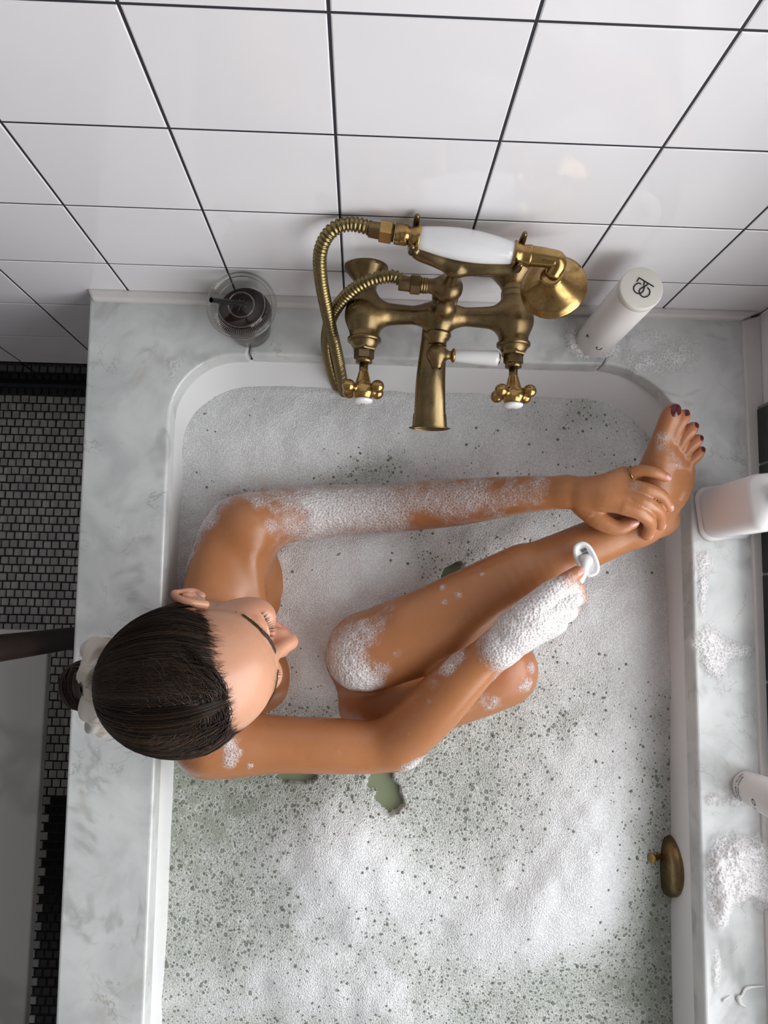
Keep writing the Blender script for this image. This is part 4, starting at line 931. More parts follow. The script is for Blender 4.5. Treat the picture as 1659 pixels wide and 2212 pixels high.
# ------------------------------------------------------------------ the person
def rot_xyz(roll, pitch, yaw):
    r, p, y = (math.radians(a) for a in (roll, pitch, yaw))
    Rx = np.array([[1, 0, 0], [0, math.cos(r), -math.sin(r)], [0, math.sin(r), math.cos(r)]])
    Ry = np.array([[math.cos(p), 0, math.sin(p)], [0, 1, 0], [-math.sin(p), 0, math.cos(p)]])
    Rz = np.array([[math.cos(y), -math.sin(y), 0], [math.sin(y), math.cos(y), 0], [0, 0, 1]])
    return Rz @ Ry @ Rx
HR = rot_xyz(19, 7, 9)                    # head: tipped to her right, chin lowered, turned a little left
HC = P(420, 1447, 0.262)
def hl_(x, y, z): return HC + HR @ np.array([x, y, z])

person = empty('person', P(560, 1380, -0.30), 'woman bathing in foam, brown hair in a bun, shaving her lower leg', 'person')
B = Field((-0.335, -0.32, -0.44), (0.545, 0.335, 0.40), 0.0019)
J = lambda px, py, z, r: (P(px, py, z), r)
# torso, mostly under the foam
B.chain([(P(560, 1400, -0.36), 0.115), (P(520, 1380, -0.24), 0.105), (P(492, 1375, -0.155), 0.088)], 0.03)
for py_ in (1270, 1480): B.chain([(P(520, py_, -0.26), 0.085), (P(492, py_ + (6 if py_ < 1400 else -6), -0.135), 0.070)], 0.03)
B.ell(P(568, 1268, -0.142), (0.064, 0.076, 0.064), k=0.03); B.ell(P(574, 1450, -0.142), (0.064, 0.070, 0.064), k=0.03)
# shoulder girdle, collar bones, neck
B.chain([J(470, 1370, -0.055, 0.056), J(492, 1260, -0.060, 0.058), J(520, 1165, -0.062, 0.056)], 0.03)
B.chain([J(470, 1370, -0.055, 0.056), J(455, 1500, -0.040, 0.054), J(452, 1590, -0.020, 0.052)], 0.03)
B.chain([J(556, 1330, -0.062, 0.018), J(552, 1270, -0.038, 0.013), J(536, 1200, -0.020, 0.011), J(524, 1130, -0.016, 0.011)], 0.012)
B.ell(P(536, 1212, 0.024), (0.014, 0.026, 0.014), k=0.030, sub=True)
B.chain([J(545, 1400, -0.055, 0.020), J(530, 1470, -0.020, 0.015), J(500, 1560, 0.005, 0.013)], 0.018)
B.chain([J(430, 1320, -0.02, 0.030), J(450, 1240, -0.03, 0.030), J(480, 1160, -0.035, 0.030)], 0.022)
B.chain([(P(452, 1395, -0.03), 0.058), (hl_(0.004, -0.004, -0.10), 0.049), (hl_(0.002, -0.002, -0.05), 0.052)], 0.022)
# her left arm, reaching to the ankle
B.chain([J(535, 1142, -0.045, 0.056), J(600, 1118, -0.066, 0.046), J(700, 1105, -0.080, 0.041), J(800, 1100, -0.074, 0.0385), J(862, 1097, -0.064, 0.0385), J(930, 1090, -0.046, 0.0385), J(1000, 1084, -0.022, 0.0360), J(1080, 1074, 0.008, 0.0315), J(1160, 1066, 0.040, 0.0265), J(1225, 1063, 0.066, 0.0225)], 0.012)
# her right arm, bent, hand at the razor
B.chain([J(458, 1600, -0.012, 0.055), J(520, 1606, -0.016, 0.048), J(600, 1608, -0.020, 0.0415), J(720, 1611, -0.026, 0.0405), J(800, 1614, -0.028, 0.0385), J(858, 1606, -0.024, 0.0390)], 0.014)
B.chain([J(858, 1602, -0.022, 0.0390), J(905, 1560, 0.0, 0.0410), J(950, 1515, 0.022, 0.0395), J(1000, 1465, 0.045, 0.0345), J(1045, 1425, 0.062, 0.0285), J(1075, 1400, 0.072, 0.0255)], 0.012)
# near leg: knee drawn up, shin along to the tub rim
knee = P(790, 1408, -0.040)
B.chain([(P(640, 1480, -0.36), 0.085), (P(740, 1440, -0.20), 0.068), (knee - (-0.006, 0, 0.03), 0.060)], 0.03)
B.chain([(knee, 0.0595), J(845, 1390, -0.034, 0.062), J(920, 1362, -0.026, 0.0625), J(1000, 1318, -0.014, 0.0560), J(1080, 1272, 0.000, 0.0480), J(1160, 1230, 0.012, 0.0410), J(1240, 1192, 0.022, 0.0360), J(1310, 1160, 0.030, 0.0335), J(1372, 1128, 0.034, 0.0345)], 0.016)
B.chain([J(870, 1330, 0.000, 0.020), J(980, 1275, 0.008, 0.018), J(1120, 1205, 0.020, 0.016)], 0.022)
# far leg folded beneath, its knee just breaking the foam
B.chain([(P(560, 1360, -0.36), 0.085), (P(690, 1440, -0.24), 0.080), (P(790, 1505, -0.140), 0.062), (P(900, 1512, -0.105), 0.056), (P(1010, 1480, -0.100), 0.056), (P(1070, 1454, -0.094), 0.058), (P(1084, 1448, -0.094), 0.058)], 0.02)
# foot: heel on the rim, toes pointing away
an = P(1388, 1112, 0.036)
B.chain([(P(1372, 1128, 0.034), 0.0340), (P(1400, 1120, 0.018), 0.0340), (P(1428, 1118, 0.000), 0.0290)], 0.016)
B.chain([(an, 0.0320), (P(1408, 1055, 0.062), 0.0300), (P(1424, 1000, 0.080), 0.0245), (P(1430, 962, 0.088), 0.0170)], 0.014)
B.chain([(P(1415, 1095, 0.022), 0.0300), (P(1450, 1060, 0.046), 0.0270), (P(1470, 1018, 0.066), 0.0200), (P(1467, 1004, 0.072), 0.0135)], 0.014)
B.chain([(P(1400, 1080, 0.050), 0.026), (P(1440, 1020, 0.072), 0.0240), (P(1450, 984, 0.081), 0.0150)], 0.012)
toes = [[(1426, 968, .086, .0165), (1436, 930, .097, .0135), (1447, 902, .104, .0135), (1453, 888, .108, .0115)],
        [(1444, 972, .086, .0115), (1459, 930, .100, .0092), (1473, 905, .104, .0098), (1478, 897, .104, .0086)],
        [(1454, 988, .081, .0108), (1475, 950, .095, .0084), (1491, 930, .098, .0092), (1497, 923, .097, .0080)],
        [(1461, 1004, .076, .0105), (1485, 973, .088, .0080), (1502, 955, .090, .0088), (1508, 949, .089, .0076)],
        [(1464, 1026, .068, .0110), (1489, 1000, .079, .0080), (1505, 984, .080, .0082), (1512, 975, .079, .0074)]]
for tq in toes: B.chain([J(*q) for q in tq], 0.0025)
# her left hand laid over the ankle
wr_ = P(1225, 1063, 0.066)
B.chain([(wr_, 0.0225), J(1262, 1066, 0.080, 0.0225), J(1300, 1070, 0.092, 0.0215)], 0.010)
for kx, ky, kz in ((1352, 1092, 0.108), (1356, 1072, 0.106), (1358, 1048, 0.100), (1355, 1026, 0.093)):
    B.chain([J(1265, 1068, 0.080, 0.0195), J(1310, (1068 + ky) / 2, (0.092 + kz) / 2 - 0.002, 0.0165), J(kx - 8, ky, kz - 0.002, 0.0125)], 0.009)
fingers = [[(1348, 1094, .107, .0125), (1384, 1108, .108, .0105), (1404, 1130, .092, .0096), (1397, 1155, .072, .0088)],
           [(1354, 1074, .106, .0120), (1394, 1086, .112, .0098), (1423, 1106, .096, .0088), (1426, 1134, .074, .0080)],
           [(1356, 1050, .102, .0110), (1397, 1057, .114, .0094), (1429, 1070, .108, .0086), (1444, 1094, .094, .0078)],
           [(1352, 1028, .096, .0104), (1384, 1017, .108, .0086), (1412, 1020, .114, .0080), (1438, 1031, .110, .0070)],
           [(1262, 1090, .074, .0190), (1296, 1124, .080, .0140), (1334, 1140, .083, .0110), (1366, 1129, .088, .0092)]]
for fq in fingers: B.chain([J(*q) for q in fq], 0.0014)
# her right hand round the razor
B.chain([J(1075, 1400, 0.072, 0.0255), J(1110, 1370, 0.082, 0.0270), J(1150, 1336, 0.090, 0.0265)], 0.012)
for kx, ky, kz in ((1190, 1282, 0.104), (1200, 1304, 0.104), (1200, 1330, 0.096), (1188, 1352, 0.086)):
    B.chain([J(1115, 1362, 0.084, 0.0230), J((1115 + kx) / 2 + 5, (1362 + ky) / 2, kz - 0.012, 0.0190), J(kx, ky, kz - 0.004, 0.0140)], 0.010)
rf = [[(1190, 1282, .102, .0130), (1226, 1266, .108, .0112), (1248, 1272, .094, .0100), (1244, 1284, .078, .0092)],
      [(1200, 1304, .102, .0130), (1238, 1292, .102, .0110), (1252, 1290, .084, .0100), (1236, 1296, .070, .0090)],
      [(1200, 1330, .094, .0125), (1228, 1322, .092, .0105), (1236, 1312, .074, .0095), (1216, 1312, .064, .0085)],
      [(1188, 1352, .084, .0115), (1206, 1348, .078, .0098), (1206, 1336, .064, .0088), (1190, 1332, .058, .0080)],
      [(1130, 1330, .098, .0170), (1178, 1288, .112, .0130), (1218, 1256, .116, .0108), (1248, 1236, .112, .0090)]]
for fq in rf: B.chain([J(*q) for q in fq], 0.0034)
# head and face
E_ = lambda c, r, k=0.012, sub=False: B.ell(hl_(*c), r, HR, k, sub)
C_ = lambda pts, k=0.006, sub=False: B.chain([(hl_(*c), r) for c, r in pts], k, sub)
E_((-0.008, 0, 0.022), (0.093, 0.073, 0.082)); E_((0.036, 0, 0.012), (0.050, 0.060, 0.056), 0.02)
E_((0.035, 0, -0.050), (0.053, 0.055, 0.062), 0.02); E_((0.060, 0, -0.088), (0.026, 0.026, 0.022), 0.02)
for s in (-1, 1):
    E_((0.066, 0.036 * s, -0.042), (0.032, 0.026, 0.027), 0.018)
    C_([((0.082, 0.010 * s, 0.006), 0.0075), ((0.076, 0.034 * s, 0.009), 0.0075), ((0.060, 0.050 * s, 0.002), 0.0075)], 0.012)
    E_((0.094, 0.031 * s, -0.014), (0.013, 0.018, 0.011), 0.010, True)
    E_((0.0715, 0.031 * s, -0.016), (0.0135, 0.0155, 0.0125), 0.005)
    C_([((0.086, 0.017 * s, -0.017), 0.002), ((0.0865, 0.031 * s, -0.0215), 0.0018), ((0.078, 0.045 * s, -0.018), 0.002)], 0.002)
    E_((0.098, 0.0115 * s, -0.046), (0.0105, 0.0075, 0.0075), 0.004)
    # ear
    C_([((0.022, 0.076 * s, 0.004), 0.0050), ((0.008, 0.083 * s, 0.012), 0.0044), ((-0.006, 0.088 * s, 0.006), 0.0042), ((-0.011, 0.089 * s, -0.010), 0.0042), ((-0.006, 0.084 * s, -0.026), 0.0044), ((0.006, 0.079 * s, -0.040), 0.0050), ((0.016, 0.074 * s, -0.036), 0.0050)], 0.004)
    E_((0.006, 0.075 * s, -0.012), (0.016, 0.0045, 0.022), 0.003); C_([((0.012, 0.079 * s, -0.002), 0.0032), ((-0.001, 0.084 * s, -0.012), 0.0032), ((0.008, 0.080 * s, -0.026), 0.0032)], 0.003)
C_([((0.084, 0, 0.002), 0.0085), ((0.095, 0, -0.020), 0.0082), ((0.109, 0, -0.040), 0.0098), ((0.111, 0, -0.044), 0.0100)], 0.008)
C_([((0.094, 0, -0.048), 0.010), ((0.096, 0, -0.066), 0.012), ((0.090, 0, -0.080), 0.013)], 0.014)
C_([((0.0950, -0.016, -0.067), 0.0050), ((0.1050, 0, -0.0655), 0.0060), ((0.0950, 0.016, -0.067), 0.0050)], 0.005)
C_([((0.0930, -0.014, -0.075), 0.0055), ((0.1010, 0, -0.077), 0.0068), ((0.0930, 0.014, -0.075), 0.0055)], 0.005)
V, Q = B.surface(); V = relax(V, Q, 2, 0.5)
far = np.ones(len(V))
for c_, r_ in ((P(1340, 1080, 0.09), 0.085), (P(1400, 1120, 0.06), 0.06), (P(1450, 960, 0.08), 0.10), (P(1185, 1310, 0.09), 0.075), (HC, 0.135)): far = np.minimum(far, sstep(r_, r_ + 0.03, np.linalg.norm(V - c_, axis=1)))
V = relax(V, Q, 40, 0.5, far[:, None])
N = vnormals(V, Q)
loc = (V - HC) @ HR
face = sstep(-0.115, -0.085, loc[:, 2]) * (np.abs(loc[:, 1]) < 0.1) * (np.linalg.norm(loc, axis=1) < 0.16)
flush = np.zeros(len(V))
def near(c, r): return np.exp(-0.5 * (np.linalg.norm(V - c, axis=1) / r) ** 2)
for s in (-1, 1): flush += 0.28 * near(hl_(0.075, 0.040 * s, -0.035), 0.018) + 0.40 * near(hl_(-0.02, 0.085 * s, -0.01), 0.022)
flush += 0.35 * near(hl_(0.115, 0, -0.044), 0.012)
for tq in toes: flush += 0.22 * near(P(*tq[-1][:3]), 0.012)
for fq in fingers + rf: flush += 0.25 * near(P(*fq[-1][:3]), 0.010)
flush += 0.18 * near(P(1120, 1450, -0.04), 0.03)
bm_ = bigmesh('body', V, Q, dict(face=np.clip(face, 0, 1), flush=np.clip(flush, 0, 0.6)))
body = link('body', bm_, M['skin'], person, smooth=True)

def patch_disc(c, nrm, up, rx, ry, bulge, thick=0.0012, n=14):
    """a small curved plate (nail): elliptical, domed along nrm"""
    nrm = nrm / np.linalg.norm(nrm); up = up - nrm * (up @ nrm); up /= np.linalg.norm(up); sd = np.cross(up, nrm); V, F = [], []
    for fr in (0.0, 0.55, 1.0):
        for k in range(n):
            a = 2 * math.pi * k / n; x, y = fr * rx * math.cos(a), fr * ry * math.sin(a); V.append(c + sd * x + up * y + nrm * (thick - bulge * (x / rx) ** 2 - 0.3 * bulge * (y / ry) ** 2 - (thick if fr == 1 else 0)))
    for j in (0, 1): F += [(j * n + k, j * n + (k + 1) % n, (j + 1) * n + (k + 1) % n, (j + 1) * n + k) for k in range(n)]
    return V, F
def nearest(c):
    i = np.argmin(((V - c) ** 2).sum(1)); return V[i], N[i]
Vk = np.array([0, 0, 1.0])
for i, tq in enumerate(toes):
    a = P(*tq[-2][:3]); b = P(*tq[-1][:3]); d = b - a; d /= np.linalg.norm(d); r = tq[-1][3]
    nd = np.cross(np.cross(d, np.array([0.05, -0.15, 1.0])), d); nd /= np.linalg.norm(nd)
    c, n_ = nearest(b + d * r * 0.25 + nd * r * 0.9)
    obj('toenail', patch_disc(c, n_, d, r * (0.82 if i == 0 else 0.72), r * (0.88 if i == 0 else 0.74), r * 0.38, 0.0009), M['toe_nail'], person, smooth=True)
for k, fq in enumerate(fingers + [rf[4]]):
    a = P(*fq[-2][:3]); b = P(*fq[-1][:3]); d = b - a; d /= np.linalg.norm(d); r = fq[-1][3]
    nd = np.cross(np.cross(d, np.array([0.6, 0.1, 0.8]) if k < 2 else np.array([0.15, 0.0, 1.0]) if k < 4 else np.array([0.0, -0.2, 1.0])), d); nd /= np.linalg.norm(nd)
    c, n_ = nearest(b + d * r * 0.2 + nd * r * 0.9)
    obj('fingernail', patch_disc(c, n_, d, r * 0.66, r * 0.80, r * 0.36, 0.0006), M['nail'], person, smooth=True)
# lips
for nm, pts in (('upper_lip', [((0.0940, -0.021, -0.0705), 0.0018), ((0.1065, -0.006, -0.0672), 0.0042), ((0.1075, 0, -0.0680), 0.0040), ((0.1065, 0.006, -0.0672), 0.0042), ((0.0940, 0.021, -0.0705), 0.0018)]),
                ('lower_lip', [((0.0930, -0.018, -0.0725), 0.0018), ((0.1020, -0.008, -0.0765), 0.0046), ((0.1035, 0.0, -0.0775), 0.0052), ((0.1020, 0.008, -0.0765), 0.0046), ((0.0930, 0.018, -0.0725), 0.0018)])):
    q = spline([np.append(hl_(*c), r) for c, r in pts], 24); obj(nm, tube(q[:, :3], q[:, 3], 12), M['lips'], person, smooth=True)
# eyebrows, lashes: fine hairs
rh = np.random.RandomState(5)
def hairs(strands, name, mat, parent, r0=0.00022, seg=3, tone=None):
    """many tapering hair strands as one mesh: strands is a list of (n,3) arrays"""
    VV, QQ, TN = [], [], []; base = 0
    for si, s in enumerate(strands):
        s = np.asarray(s); n = len(s); tg = np.gradient(s, axis=0); tg /= np.linalg.norm(tg, axis=1)[:, None] + 1e-12
        u = np.cross(tg, [0.31, 0.77, 0.55]); u /= np.linalg.norm(u, axis=1)[:, None] + 1e-12; w = np.cross(tg, u)
        rr = (r0 if np.isscalar(r0) else r0[si]) * np.interp(np.linspace(0, 1, n), [0, 0.12, 0.7, 1], [0.35, 0.9, 0.9, 0.25])
        for k in range(seg):
            a = 2 * math.pi * k / seg; VV.append(s + (u * math.cos(a) + w * math.sin(a)) * rr[:, None])
        id_ = base + np.arange(n * seg).reshape(seg, n); 
        for k in range(seg):
            k2 = (k + 1) % seg; QQ.append(np.stack([id_[k, :-1], id_[k, 1:], id_[k2, 1:], id_[k2, :-1]], 1))
        TN.append(np.full(n * seg, 0.5 if tone is None else tone[si])); base += n * seg
    me = bigmesh(name, np.vstack(VV), np.vstack(QQ), dict(tone=np.concatenate(TN)))
    return link(name, me, mat, parent, smooth=True)
for s in (-1, 1):
    st_ = []
    for _ in range(420):
        t = rh.rand(); x = np.interp(t, [0, 0.4, 1], [0.0885, 0.0835, 0.060]); y = s * np.interp(t, [0, 0.4, 1], [0.009, 0.030, 0.054]); z = np.interp(t, [0, 0.5, 1], [0.006, 0.014, 0.005]) + 0.004 + rh.uniform(-0.0042, 0.0042) * (1 - 0.5 * t)
        p, n_ = nearest(hl_(x, y, z)); d = HR @ np.array([-0.25, s * 0.85, 0.28 - 0.5 * t]); d -= n_ * (d @ n_); d /= np.linalg.norm(d) + 1e-9; l = rh.uniform(0.004, 0.007)
        st_.append(np.array([p + n_ * 0.0002, p + d * l * 0.5 + n_ * 0.0010, p + d * l + n_ * 0.0006]))
    hairs(st_, 'eyebrow', M['hair'], person, 0.00028, tone=0.6 + rh.rand(420) * 0.6)
    st_ = []
    for _ in range(70):
        t = rh.rand(); p = hl_(np.interp(t, [0, 0.5, 1], [0.0845, 0.0875, 0.078]), s * np.interp(t, [0, 0.5, 1], [0.018, 0.031, 0.046]), -0.0235 + 0.004 * t)
        d = HR @ np.array([0.9 - 0.3 * t, s * (t - 0.35) * 0.9, -0.15]); d /= np.linalg.norm(d); l = rh.uniform(0.007, 0.0105)
        st_.append(np.array([p - d * 0.002, p + d * l * 0.5 - HR[:, 2] * 0.0012, p + d * l + HR[:, 2] * 0.0004]))
    hairs(st_, 'eyelashes', M['hair'], person, 0.00020, tone=np.full(70, 0.15))
for c, r in (((0.052, 0.0555, -0.012), 0.0013), ((0.081, -0.012, 0.030), 0.0006)):
    p, n_ = nearest(hl_(*c)); obj('mole', patch_disc(p, n_, HR[:, 0], r, r, 0.0002, 0.0005), M['hair'], person, smooth=True)

# hair: scalp cap combed back from a centre parting into the bun
hc = np.array([-0.006, 0, 0.022]); hr = np.array([0.0965, 0.0795, 0.0885])
bun_d = np.array([-0.97, -0.02, -0.24]); bun_d /= np.linalg.norm(bun_d)
def cap_pt(d, lift): return hc + d * (hr + lift) 
def hairline(az):
    """direction (unit) of the hairline for an angle measured from straight up, left positive"""
    s = 1 if az >= 0 else -1; a = abs(az)
    x = np.interp(a, [0, 35, 62, 80, 98, 112, 128, 150], [0.50, 0.41, 0.37, 0.30, 0.20, 0.14, 0.06, -0.05] if s > 0 else [0.50, 0.46, 0.50, 0.44, 0.26, 0.16, 0.06, -0.05])
    y = math.sin(math.radians(a)) * s; z = math.cos(math.radians(a)); rr = math.sqrt(max(0, 1 - x * x)); return np.array([x, y * rr, z * rr])
def slerp(a, b, t):
    w = math.acos(np.clip(a @ b, -1, 1)); return (math.sin((1 - t) * w) * a + math.sin(t * w) * b) / math.sin(w)
# cap under the strands
nu, nv = 97, 40; VV = []
for i in range(nu):
    h = hairline(-150 + 300 * i / (nu - 1))
    for j in range(nv):
        t = j / (nv - 1); d = slerp(h, bun_d, t * 0.985); lift = -0.020 + 0.020 * min(1, t * 6) ** 0.6 + 0.0025 * math.sin(i * 0.9) * 0.15
        VV.append(HC + HR @ cap_pt(d, lift))
VV = np.array(VV); id_ = np.arange(nu * nv).reshape(nu, nv)
QQ = np.stack([id_[:-1, :-1], id_[:-1, 1:], id_[1:, 1:], id_[1:, :-1]], -1).reshape(-1, 4)
hair = link('hair', bigmesh('hair', VV, QQ, dict(tone=np.full(len(VV), 0.10))), M['hair'], person, smooth=True)
HV = V[np.linalg.norm(V - HC, axis=1) < 0.15]
def scalp(p):
    p = HC + HR @ p; return ((HV[np.argmin(((HV - p) ** 2).sum(1))] - HC) @ HR)
st_, tn, rr_ = [], [], []
for k in range(4200):
    az = rh.uniform(-150, 150); h = hairline(az); h = h + np.array([rh.normal() * 0.035 - 0.02, 0, 0]); h /= np.linalg.norm(h)
    if rh.rand() < 0.42:                       # roots along the parting, combed out to the side and back
        s = rh.choice((-1, 1)); u = rh.rand() ** 0.8 * 0.85; root = slerp(hairline(0.0), np.array([-0.45, 0, 0.89]), u) + np.array([0, s * rh.uniform(0.0, 0.05), 0]); root /= np.linalg.norm(root)
        side = np.array([0.05 - 0.5 * u, s * rh.uniform(0.35, 1.0), 0.55]); side /= np.linalg.norm(side)
        via = slerp(root, side, rh.uniform(0.25, 0.75)); pts = [root, via, slerp(via, bun_d, 0.5), bun_d]
        ts = np.linspace(0, 1, 16); q = spline(pts, 16); q /= np.linalg.norm(q, axis=1)[:, None]
    else:
        q = np.array([slerp(h, bun_d, t) for t in np.linspace(0, rh.uniform(0.9, 1.0), 16)])
    lay = rh.uniform(-0.0006, 0.0030); wv = rh.normal() * 0.012
    t = np.linspace(0, 1, 16); off = np.cross(q, bun_d); off /= np.linalg.norm(off, axis=1)[:, None] + 1e-9
    q = q + off * (wv * np.sin(t * math.pi * rh.uniform(0.8, 2.0)))[:, None]; q /= np.linalg.norm(q, axis=1)[:, None]
    pts = hc + q * (hr + lay); r0_ = scalp(pts[0]); w_ = (1 - np.minimum(1, t * 4.5)) ** 1.3; pts = pts + (r0_ - pts[0]) * w_[:, None]; st_.append(HC + pts @ HR.T); tn.append(rh.rand() ** 1.5); rr_.append(rh.uniform(0.00035, 0.00075))
so = hairs(st_, 'hair_strands', M['hair'], hair, rr_, tone=tn); tag(so, kind='stuff')
st_ = []
for k in range(420):                           # baby hairs at the hairline and flyaways
    az = rh.uniform(-110, 110); h = hairline(az); f = h + np.array([rh.uniform(0.03, 0.16), rh.normal() * 0.05, rh.normal() * 0.02]); f /= np.linalg.norm(f)
    if k < 300:
        a_, b_ = scalp(cap_pt(h, -0.006)), scalp(cap_pt(f, -0.006)); m_ = (a_ + b_) / 2; pts = [a_, m_ + m_ / np.linalg.norm(m_) * 0.0016, b_ + b_ / np.linalg.norm(b_) * 0.0004]
    else:
        d0 = slerp(h, bun_d, rh.uniform(0.1, 0.9)); e = np.cross(d0, bun_d); e /= np.linalg.norm(e) + 1e-9; d1 = d0 + (bun_d - d0) * 0.10 + e * rh.normal() * 0.10; d1 /= np.linalg.norm(d1)
        pts = [cap_pt(d0, 0.001), cap_pt(slerp(d0, d1, 0.5), 0.007), cap_pt(d1, rh.uniform(0.006, 0.018))]
    st_.append(HC + spline(pts, 8) @ HR.T)
so = hairs(st_, 'flyaway_hairs', M['hair'], hair, 0.00013, tone=0.7 + 0.5 * rh.rand(420)); tag(so, kind='stuff')
# bun
bu0 = HC + HR @ cap_pt(bun_d, 0.0); bc_ = P(184, 1480, 0.215); ax = bc_ - bu0; ax /= np.linalg.norm(ax); e1_, e2_, _ = basis(ax)
st_, tn, rr_ = [], [], []
bf = Field(bc_ - 0.055, bc_ + 0.055, 0.0020); bf.ell(bc_, (0.026, 0.026, 0.026), k=0.006); bf.chain([(bu0, 0.020), (bc_, 0.018)], 0.010)
v_, q_ = bf.surface(); bun = link('bun', bigmesh('bun', relax(v_, q_, 2), q_, dict(tone=np.full(len(v_), 0.1))), M['bun'], person, smooth=True)
for k in range(420):
    ph = rh.uniform(0, 2 * math.pi); tl = rh.normal() * 0.5; r_ = 0.0265 + rh.uniform(-0.001, 0.003); t = np.linspace(0, rh.uniform(1.2, 3.0), 14)
    u = np.cos(t + ph)[:, None] * e1_ + np.sin(t + ph)[:, None] * (e2_ * math.cos(tl) + ax * math.sin(tl)) + 0.25 * rh.normal() * (ax * math.cos(tl) - e2_ * math.sin(tl)); u /= np.linalg.norm(u, axis=1)[:, None]
    st_.append(bc_ + u * r_); tn.append(0.3 + 0.7 * rh.rand()); rr_.append(rh.uniform(0.0004, 0.0009))
tag(hairs(st_, 'bun_strands', M['bun'], bun, rr_, tone=tn), kind='stuff')
st_ = []
for k in range(40):
    u = rh.normal(size=3); u /= np.linalg.norm(u); st_.append(np.array([bc_ + u * 0.026, bc_ + u * 0.033 + rh.normal(size=3) * 0.003, bc_ + u * 0.038 + rh.normal(size=3) * 0.008]))
tag(hairs(st_, 'loose_bun_hairs', M['bun'], bun, 0.0002), kind='stuff')
# scrunchie: gathered satin ring round the root of the bun
sc_c = P(214, 1474, 0.222); sax = np.array([-0.985, -0.14, 0.10]); sax /= np.linalg.norm(sax); e1_, e2_, _ = basis(sax); nA, nB = 120, 26; VV = []
for i in range(nA):
    a = 2 * math.pi * i / nA; cd = e1_ * math.cos(a) + e2_ * math.sin(a)
    R1 = 0.0400 + 0.003 * math.sin(3 * a + 1) + 0.0012 * math.sin(11 * a); r1 = 0.0135 + 0.003 * math.sin(2 * a + 0.6) + 0.0022 * math.sin(7 * a + 1) 
    for j in range(nB):
        b = 2 * math.pi * j / nB; rr = r1 * (1 + 0.16 * math.sin(5 * b + 9 * a + 2 * math.sin(3 * a)) * (0.6 + 0.4 * math.sin(4 * a)))
        VV.append(sc_c + cd * (R1 + rr * math.cos(b)) + sax * rr * 1.0 * math.sin(b))
id_ = np.arange(nA * nB).reshape(nA, nB); QQ = np.stack([id_, np.roll(id_, -1, 0), np.roll(np.roll(id_, -1, 0), -1, 1), np.roll(id_, -1, 1)], -1).reshape(-1, 4)
tag(link('scrunchie', bigmesh('scrunchie', np.array(VV), QQ), M['satin'], smooth=True), 'ivory satin scrunchie round the hair bun', 'scrunchie')
# ring on the little finger
fp = [P(*q[:3]) for q in fingers[3]]; rc_ = fp[0] * 0.55 + fp[1] * 0.45; rd_ = fp[1] - fp[0]; e1_, e2_, _ = basis(rd_); a = np.linspace(0, 2 * math.pi, 41)
tag(obj('finger_ring', tube(np.stack([rc_ + (e1_ * math.cos(q) + e2_ * math.sin(q)) * 0.0108 for q in a]), 0.0012, 8), M['gold'], smooth=True), 'thin gold ring on the little finger of the hand at the ankle', 'ring')

# ------------------------------------------------------------------ razor
rz = empty('razor', P(1264, 1208, 0.07), 'white razor with oval head shaving the shin', 'razor')
rc = P(1266, 1208, 0.078); ld = P(1280, 1240, 0.078) - P(1252, 1180, 0.078); ld /= np.linalg.norm(ld); nn = np.array([-0.25, 0.10, 1.0]); nn -= ld * (nn @ ld); nn /= np.linalg.norm(nn); sd = np.cross(nn, ld)
def oval(rx, ry, z, n=36): return [rc + ld * rx * math.copysign(abs(math.cos(2 * math.pi * i / n)) ** 0.8, math.cos(2 * math.pi * i / n)) + sd * ry * math.copysign(abs(math.sin(2 * math.pi * i / n)) ** 0.8, math.sin(2 * math.pi * i / n)) + nn * z for i in range(n)]
rows = [(0.0235, 0.0125, -0.004), (0.0255, 0.0145, -0.002), (0.0260, 0.0150, 0.002), (0.0250, 0.0140, 0.0042), (0.0215, 0.0105, 0.0046), (0.0205, 0.0095, 0.0030)]
V2, F2 = [], []
for r in rows: V2 += oval(*r)
for j in range(len(rows) - 1): F2 += [(j * 36 + i, j * 36 + (i + 1) % 36, (j + 1) * 36 + (i + 1) % 36, (j + 1) * 36 + i) for i in range(36)]
F2 += [tuple(reversed(range(36))), tuple(range(180, 216))]
hd_ = obj('razor_head', (V2, F2), M['porcelain'], rz, smooth=True)
M['steel'] = plain('steel', (0.35, 0.35, 0.36), 0.25, 1.0)
for k in range(4):
    c = rc - ld * (0.013 - 0.0052 * k) + sd * 0.0025 + nn * 0.0036
    vv = [c + ld * a * 0.0019 + sd * b * 0.0038 + nn * h_ for a in (-1, 1) for b in (-1, 1) for h_ in (0, 0.0012)]
    obj('blade', (vv, [(0, 1, 3, 2), (4, 6, 7, 5), (0, 4, 5, 1), (2, 3, 7, 6), (0, 2, 6, 4), (1, 5, 7, 3)]), M['steel'], hd_)
hq = spline([rc + nn * 0.003 + ld * 0.001, rc + nn * 0.013 - sd * 0.004 + ld * 0.004, P(1260, 1238, 0.098), P(1246, 1262, 0.092), P(1215, 1300, 0.080), P(1165, 1350, 0.058)], 40)
obj('handle', tube(hq, np.interp(np.linspace(0, 1, 40), [0, 0.1, 0.3, 0.5, 1], [0.0085, 0.0080, 0.0050, 0.0055, 0.0065]), 18, flat=1.15), M['porcelain'], rz, smooth=True)

